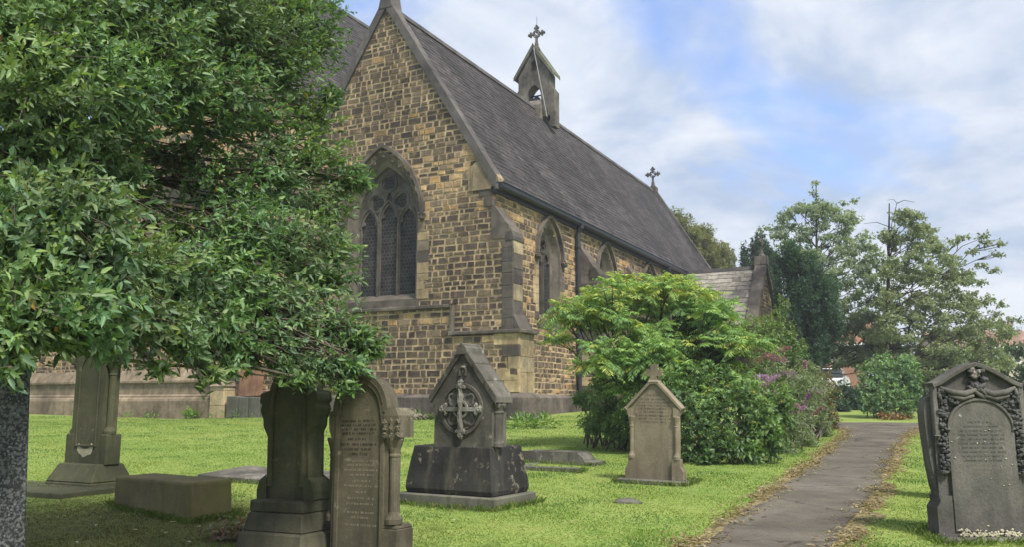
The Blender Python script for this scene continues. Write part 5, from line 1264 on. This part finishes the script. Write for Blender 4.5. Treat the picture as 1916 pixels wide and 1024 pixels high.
# parked car
cc = spot(1556, 745, 56); CA = empty('parked_car', (cc[0], cc[1], float(gz(cc[0], cc[1]))), R(65)); CA.scale = (1.2, 1.2, 1.2); tag(CA, 'white parked car half hidden by dark shrubs before the houses', 'car')
mb = MB(); side = [(-2.1, .35), (-2.15, .75), (-2.05, 1.0), (-1.7, 1.08), (1.0, 1.05), (1.9, .92), (2.1, .75), (2.12, .35)]
mb.prism(side, -.86, .86, lambda a, d, z: (a, d, z)); mb.build('body', plain_mat('white_car_paint', (.72, .73, .74), .25, .5, 0., .03), CA, True, .08, 3)
mb = MB(); mb.frustum((-1.95, 1.0, -.80, .80), 1.06, (-1.6, .2, -.66, .66), 1.52); mb.build('cabin', plain_mat('car_glass', (.03, .035, .04), .06, .6), CA, bevel=.05)
mb = MB(); mb.frustum((-1.66, .28, -.69, .69), 1.50, (-1.5, .1, -.6, .6), 1.57); mb.build('car_roof', bpy.data.materials['white_car_paint'], CA, bevel=.03)
for x in (-1.35, 1.35):
    for y in (-.82, .82):
        mb = MB(); mb.tube([(x, y - .1, .32), (x, y + .1, .32)], .32, 18); w = mb.build('wheel', plain_mat('tyre_rubber', (.02, .02, .02), .8, .2) if 'tyre_rubber' not in bpy.data.materials else bpy.data.materials['tyre_rubber'], CA)
        mb = MB(); mb.tube([(x, y - .115, .32), (x, y + .115, .32)], .19, 12); mb.build('rim', M_lead, w)
for y in (-.6, .6):
    mb = MB(); mb.blob((2.06, y, .78), (.08, .2, .1), None, .05, None, 10, 6); mb.build('headlight', plain_mat('headlight_glass', (.7, .72, .75), .1, .6), CA, True)
# far belt of trees that closes the view
cl = []
q = np.random.default_rng(77)
for k in range(150):
    u = q.uniform(1180, 2150); Y = q.uniform(100, 130); top = 655 + 12 * math.sin(u * .02) + (0 if u > 1500 else -40)
    c = spot(u, q.uniform(top, 720), Y); cl.append((c[0], c[1], c[2], 2.4, 2., 1.8))
PP, DD, NN, CC = [], [], [], []
for (x, y, z, a, b_, c_) in cl:
    P, d = ball(120, (x, y, z), (a, b_, c_), .4); p_, d_, n_ = rosettes(P, unit(d + np.array([0, 0, .5])), 4, .5); PP.append(p_); DD.append(d_); NN.append(n_); CC.append(shade(480, [(.06, .09, .045), (.075, .10, .05), (.09, .115, .055)], .25))
P, D, N_, C = map(np.concatenate, (PP, DD, NN, CC)); tag(leaf_mesh('far_trees', P, D, N_, .55, .3, C, M_farleaf), 'distant belt of trees closing the view behind the houses', 'trees', None, 'stuff')

# ------------------------------------------------------------------ GROUND, PATH, GRASS
def axis(pts): 
    o = []
    for (a, b_, s) in pts: o += list(np.arange(a, b_, s))
    return np.array(o + [pts[-1][1]])
gx = axis([(-500, -60, 40), (-60, -14, 4), (-14, 16, .3), (16, 60, 3), (60, 500, 40)]); gy = axis([(-60, 0, 5), (0, 30, .3), (30, 80, 2.), (80, 200, 15), (200, 900, 100)])
XX, YY = np.meshgrid(gx, gy); ZZ = gz(XX, YY); n, m = len(gx), len(gy)
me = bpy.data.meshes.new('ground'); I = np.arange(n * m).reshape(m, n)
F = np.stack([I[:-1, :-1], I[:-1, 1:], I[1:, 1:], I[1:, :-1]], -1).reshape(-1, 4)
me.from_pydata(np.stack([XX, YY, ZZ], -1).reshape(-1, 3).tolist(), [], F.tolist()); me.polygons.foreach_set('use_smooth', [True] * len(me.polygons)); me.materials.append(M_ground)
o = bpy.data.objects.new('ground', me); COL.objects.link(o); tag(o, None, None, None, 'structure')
LE = [(-.35, 4.0), (.72, 6.1), (1.65, 8.02), (2.37, 9.51), (3.29, 11.22), (5.2, 15.12), (7.04, 19.02), (8.6, 22.32), (9.35, 24.4), (9.3, 25.6)]
RE = [(1.0, 4.0), (2.0, 6.1), (2.96, 8.02), (3.85, 9.8), (4.75, 11.45), (6.62, 15.3), (8.45, 19.0), (10.2, 22.4), (11.5, 24.6), (13.0, 25.7)]
def dense(pts, n):
    P = np.array(pts, float); s = np.r_[0, np.cumsum(np.linalg.norm(np.diff(P, axis=0), axis=1))]; t = np.linspace(0, s[-1], n); return np.stack([np.interp(t, s, P[:, 0]), np.interp(t, s, P[:, 1])], 1)
def ribbon(A, B, dz, cols=8):
    n = len(A); t = np.linspace(0, 1, cols)[None, :, None]; Q = A[:, None] * (1 - t) + B[:, None] * t
    Z = gz(Q[..., 0], Q[..., 1]) + dz; V = np.concatenate([Q, Z[..., None]], -1).reshape(-1, 3); I = np.arange(n * cols).reshape(n, cols)
    return V.tolist(), np.stack([I[:-1, :-1], I[:-1, 1:], I[1:, 1:], I[1:, :-1]], -1).reshape(-1, 4).tolist()
NP = 160
A, B = dense(LE, NP), dense(RE, NP); W_ = unit(B - A)
rag = lambda s, a: (a * (np.sin(np.arange(NP) * .33 + s) * .4 + np.sin(np.arange(NP) * .91 + s * 2) * .3 + rng.normal(size=NP) * .35))[:, None]
vg = MB()
for V, F in (ribbon(A - W_ * (.22 + rag(1, .13) + .09 * np.sin(np.arange(NP) * .12)[:, None]), A + W_ * .14, .006, 4), ribbon(B - W_ * .14, B + W_ * (.2 + rag(2, .13) + .09 * np.sin(np.arange(NP) * .15 + 1)[:, None]), .006, 4)): vg.add(V, F)
tag(vg.build('path_verge', M_verge, None, True), None, None, None, 'structure')
pm = MB()
V, F = ribbon(A + W_ * (.03 + rag(3, .06)), B - W_ * (.03 + rag(4, .06)), .012, 10); pm.add(V, F)
A2, B2 = dense([(5.5, 26.9), (9., 26.6), (13.2, 26.0), (22, 24.4)], 80), dense([(5.5, 28.6), (9., 28.2), (13.2, 27.5), (22, 25.9)], 80)
V, F = ribbon(A2, B2, .016, 6); pm.add(V, F)
V, F = ribbon(dense([(9.0, 25.3), (9.3, 25.9), (9.1, 26.95)], 20), dense([(12.4, 25.4), (13.2, 25.9), (14.0, 26.3)], 20), .008, 6); pm.add(V, F)
tag(pm.build('path', M_path, None, True), None, None, None, 'structure')
# dry clippings and leaf litter on the verges
n = 16000; i = rng.integers(0, NP, n); i = i[rng.random(n) < .25 + .75 * (np.sin(i * .37) * np.sin(i * .113 + 1) > .05)]; n = len(i); sd = rng.random(n) < .5; off = rng.normal(size=(n, 1)) * .11
base = np.where(sd[:, None], A[i] - W_[i] * (.06 + off), B[i] + W_[i] * (.06 + off)) + rng.normal(size=(n, 2)) * .08
P = np.concatenate([base, (gz(base[:, 0], base[:, 1]) + .016 + rng.random(n) * .012)[:, None]], 1); az = rng.random(n) * 6.28
D = np.stack([np.cos(az), np.sin(az), rng.normal(size=n) * .25], 1)
tag(leaf_mesh('grass_clippings', P, D, np.array([0, 0, 1.]) + rng.normal(size=(n, 3)) * .3, rng.uniform(.03, .09, n), rng.uniform(.008, .026, n), shade(n, [(.30, .24, .12), (.24, .18, .09), (.16, .11, .06), (.36, .30, .16), (.11, .08, .045)], .25), M_softleaf), 'dry cut grass and leaf litter along both path edges', 'litter', None, 'stuff')
# a few pale fallen leaves in the shaded grass
pos = [(-3.7, 8.6), (-3.3, 8.4), (-3.1, 8.8), (-4.0, 8.1), (-2.9, 8.0), (-3.5, 9.0), (-4.2, 8.9), (2.2, 9.3), (-.6, 9.2), (.6, 9.0)]
P = np.array([G(x, y, .035) for x, y in pos]); az = rng.random(len(P)) * 6.28
tag(leaf_mesh('fallen_leaves', P, np.stack([np.cos(az), np.sin(az), az * 0], 1), np.tile([0, 0, 1.], (len(P), 1)), .08, .035, shade(len(P), [(.45, .42, .3), (.4, .36, .2)], .15), M_softleaf), 'scattered pale fallen leaves lying on the grass', 'leaves', None, 'stuff')
# grass blades
n = 400000
Y = 5.8 * np.exp(rng.random(n) * math.log(38 / 5.8)); X = (rng.random(n) * 2 - 1) * (Y * .64 + .3)
pl = np.interp(Y, A[:, 1], A[:, 0]); pr = np.interp(Y, B[:, 1], B[:, 0])
ed = rng.normal(size=n) * .09
keep = ((X < pl - .12 + ed) | (X > pr + .12 + ed)) & ~((Y > 25.0) & (X > 5)) & ~((Y > 25.4) & (X > 8))
# the church stands here
sx = (X - .2518) * math.cos(TH) - (Y - 29.191) * math.sin(TH); sy = (X - .2518) * math.sin(TH) + (Y - 29.191) * math.cos(TH)
keep &= ~((sy > -.45) & (sx < .3))
X, Y = X[keep], Y[keep]; n = len(X); Z = gz(X, Y) - .004
az = rng.random(n) * 6.28; hgt = rng.uniform(.012, .025, n) * (1 + .5 * (np.sin(X * 2.3 + 1) * np.cos(Y * 1.9) > .3)) * (.7 + Y / 30)
lean = rng.uniform(.2, .9, n)
P = np.stack([X, Y, Z], 1); D = np.stack([np.cos(az) * lean, np.sin(az) * lean, np.ones(n)], 1)
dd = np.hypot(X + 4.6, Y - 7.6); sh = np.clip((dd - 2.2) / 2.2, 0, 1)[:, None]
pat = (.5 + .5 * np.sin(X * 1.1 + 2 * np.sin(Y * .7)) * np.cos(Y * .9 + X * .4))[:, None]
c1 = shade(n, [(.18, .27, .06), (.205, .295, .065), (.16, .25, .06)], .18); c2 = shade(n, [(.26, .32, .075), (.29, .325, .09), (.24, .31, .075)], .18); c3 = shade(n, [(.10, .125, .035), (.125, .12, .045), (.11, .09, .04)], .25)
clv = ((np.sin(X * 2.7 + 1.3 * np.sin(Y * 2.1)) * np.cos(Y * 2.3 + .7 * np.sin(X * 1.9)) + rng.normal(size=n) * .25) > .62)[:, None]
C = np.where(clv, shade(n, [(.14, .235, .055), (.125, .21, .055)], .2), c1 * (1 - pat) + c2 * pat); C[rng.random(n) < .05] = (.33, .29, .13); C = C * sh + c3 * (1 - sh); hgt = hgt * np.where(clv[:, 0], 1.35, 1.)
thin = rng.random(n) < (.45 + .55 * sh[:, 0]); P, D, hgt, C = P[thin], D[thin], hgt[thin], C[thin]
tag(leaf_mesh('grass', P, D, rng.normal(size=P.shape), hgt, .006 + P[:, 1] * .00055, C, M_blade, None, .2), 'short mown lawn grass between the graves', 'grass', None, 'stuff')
# longer tufts where the mower cannot reach
PP = []
def ring(cx, cy, hx, hy, rz, n):
    s = rng.random(n) * 4; q = rng.random(n) * 2 - 1
    lx = np.where(s < 1, q * hx, np.where(s < 2, q * hx, np.where(s < 3, hx, -hx))); ly = np.where(s < 1, -hy, np.where(s < 2, hy, q * hy))
    lx = lx + rng.normal(size=n) * .035; ly = ly + rng.normal(size=n) * .035
    PP.append(np.stack([cx + lx * math.cos(rz) - ly * math.sin(rz), cy + lx * math.sin(rz) + ly * math.cos(rz)], 1))
ring(c0 := float(-.545), 10.717, .74, .52, MR, 1500); ring(-5.86, 12.15, .64, .46, -TH, 900); ring(-3.87, 9.98, .95, .3, -R(42), 1400); ring(-1.93, 7.74, .47, .34, -TH, 900); ring(-1.25, 7.36, .42, .2, -TH, 600); ring(2.06, 12.62, .54, .24, -TH, 700); ring(.78, 15.3, .75, .3, -R(30), 800); ring(.5, 14.1, .66, .1, -R(27), 500); ring(4.50, 8.36, .56, .28, 0, 900); ring(5.86, 9.42, .5, .28, 0, 500); ring(-3.55, 12.9, .98, .56, -R(26), 900)
B_ = np.concatenate(PP); n = len(B_); az = rng.random(n) * 6.28; lean = rng.uniform(.1, .8, n)
P = np.concatenate([B_, gz(B_[:, 0], B_[:, 1])[:, None]], 1)
tag(leaf_mesh('grass_tufts', P, np.stack([np.cos(az) * lean, np.sin(az) * lean, np.ones(n)], 1), rng.normal(size=(n, 3)), rng.uniform(.05, .15, n), .009, shade(n, [(.10, .17, .03), (.13, .2, .035), (.2, .21, .07), (.08, .13, .025)], .25), M_blade, None, .35), 'longer grass left uncut round the grave stones', 'grass', None, 'stuff')

# thin summer air between the churchyard and the far trees
M_haze = bpy.data.materials.new('haze_air'); M_haze.use_nodes = True; M_haze.node_tree.nodes.clear(); t = NT(M_haze.node_tree)
pv = t.n('VolumePrincipled', Color=(.86, .9, .95), Density=.0011); pv.inputs['Anisotropy'].default_value = .2; oo = t.n('OutputMaterial'); t.t.links.new(pv.outputs[0], oo.inputs['Volume'])
mb = MB(); mb.box(-520, 520, -62, 920, -4, 34); o = mb.build('haze', M_haze); tag(o, 'pale summer haze lying over the whole churchyard', 'haze', None, 'stuff')
# ------------------------------------------------------------------ CAMERA, LIGHT, SKY
cam = bpy.data.cameras.new('camera'); co = bpy.data.objects.new('camera', cam); COL.objects.link(co); S.camera = co
co.location = (0, 0, H); co.rotation_euler = (R(90) + PIT, 0, 0); cam.sensor_width = 36; cam.lens = 36 * PXF / 1916; cam.clip_end = 3000; cam.clip_start = .05
SUN_EL, SUN_AZ = R(54), R(146)          # azimuth clockwise from +Y: over the right shoulder
sun = bpy.data.lights.new('sun', 'SUN'); sun.energy = 1.5; sun.angle = R(11); sun.color = (1, .95, .87)
so = bpy.data.objects.new('sun', sun); COL.objects.link(so)
d = Vector((math.sin(SUN_AZ) * math.cos(SUN_EL), math.cos(SUN_AZ) * math.cos(SUN_EL), math.sin(SUN_EL))); so.rotation_euler = d.to_track_quat('Z', 'Y').to_euler(); so.location = d * 60 + Vector((0, 20, 0))
w = bpy.data.worlds.new('World'); S.world = w; w.use_nodes = True; w.node_tree.nodes.clear(); t = NT(w.node_tree)
sky = t.n('TexSky', {'sky_type': 'NISHITA', 'sun_disc': False, 'sun_elevation': SUN_EL, 'sun_rotation': SUN_AZ, 'air_density': 1.1, 'dust_density': .6, 'ozone_density': 2.5})
dirv = t.n('TexCoord').outputs['Generated']; sep = t.n('SeparateXYZ', Vector=dirv)
zz = t.math('MAXIMUM', t.math('ADD', sep.outputs[2], .26), .05)
cv = t.n('CombineXYZ', X=t.math('DIVIDE', sep.outputs[0], zz), Y=t.math('DIVIDE', sep.outputs[1], zz), Z=0.).outputs[0]
cv = t.n('Mapping', Vector=cv, Location=(2.4, 7.4, 0.)).outputs[0]
k1 = t.noise(cv, 1.1, 7, .58, .6); k2 = t.noise(cv, .45, 4, .5); k3 = t.noise(cv, 2.6, 6, .6, .4)
dens = t.math('ADD', t.math('MULTIPLY', k1, .65), t.math('MULTIPLY', k2, .5))
cover = t.ramp(dens, (.435, .2), (.54, 1.))
cloudc = t.mix(t.ramp(t.math('ADD', t.math('MULTIPLY', k3, .55), t.math('MULTIPLY', k1, .45)), (.41, 0.), (.58, 1.)), (1.2, 1.48, 1.96), (2.25, 2.36, 2.56))
skyc = t.mix(cover, t.mix(1., sky.outputs[0], (.42, .53, .74), 'MULTIPLY'), cloudc)
bg = t.n('Background', Color=skyc, Strength=.1); wo = t.n('OutputWorld', Surface=bg)
S.view_settings.view_transform = 'Standard'; S.view_settings.look = 'None'; S.view_settings.exposure = 2.05; S.view_settings.gamma = 1
S.render.engine = 'CYCLES'; S.cycles.use_denoising = True; S.cycles.max_bounces = 6; S.cycles.transparent_max_bounces = 4
S.cycles.diffuse_bounces = 3; S.cycles.glossy_bounces = 2
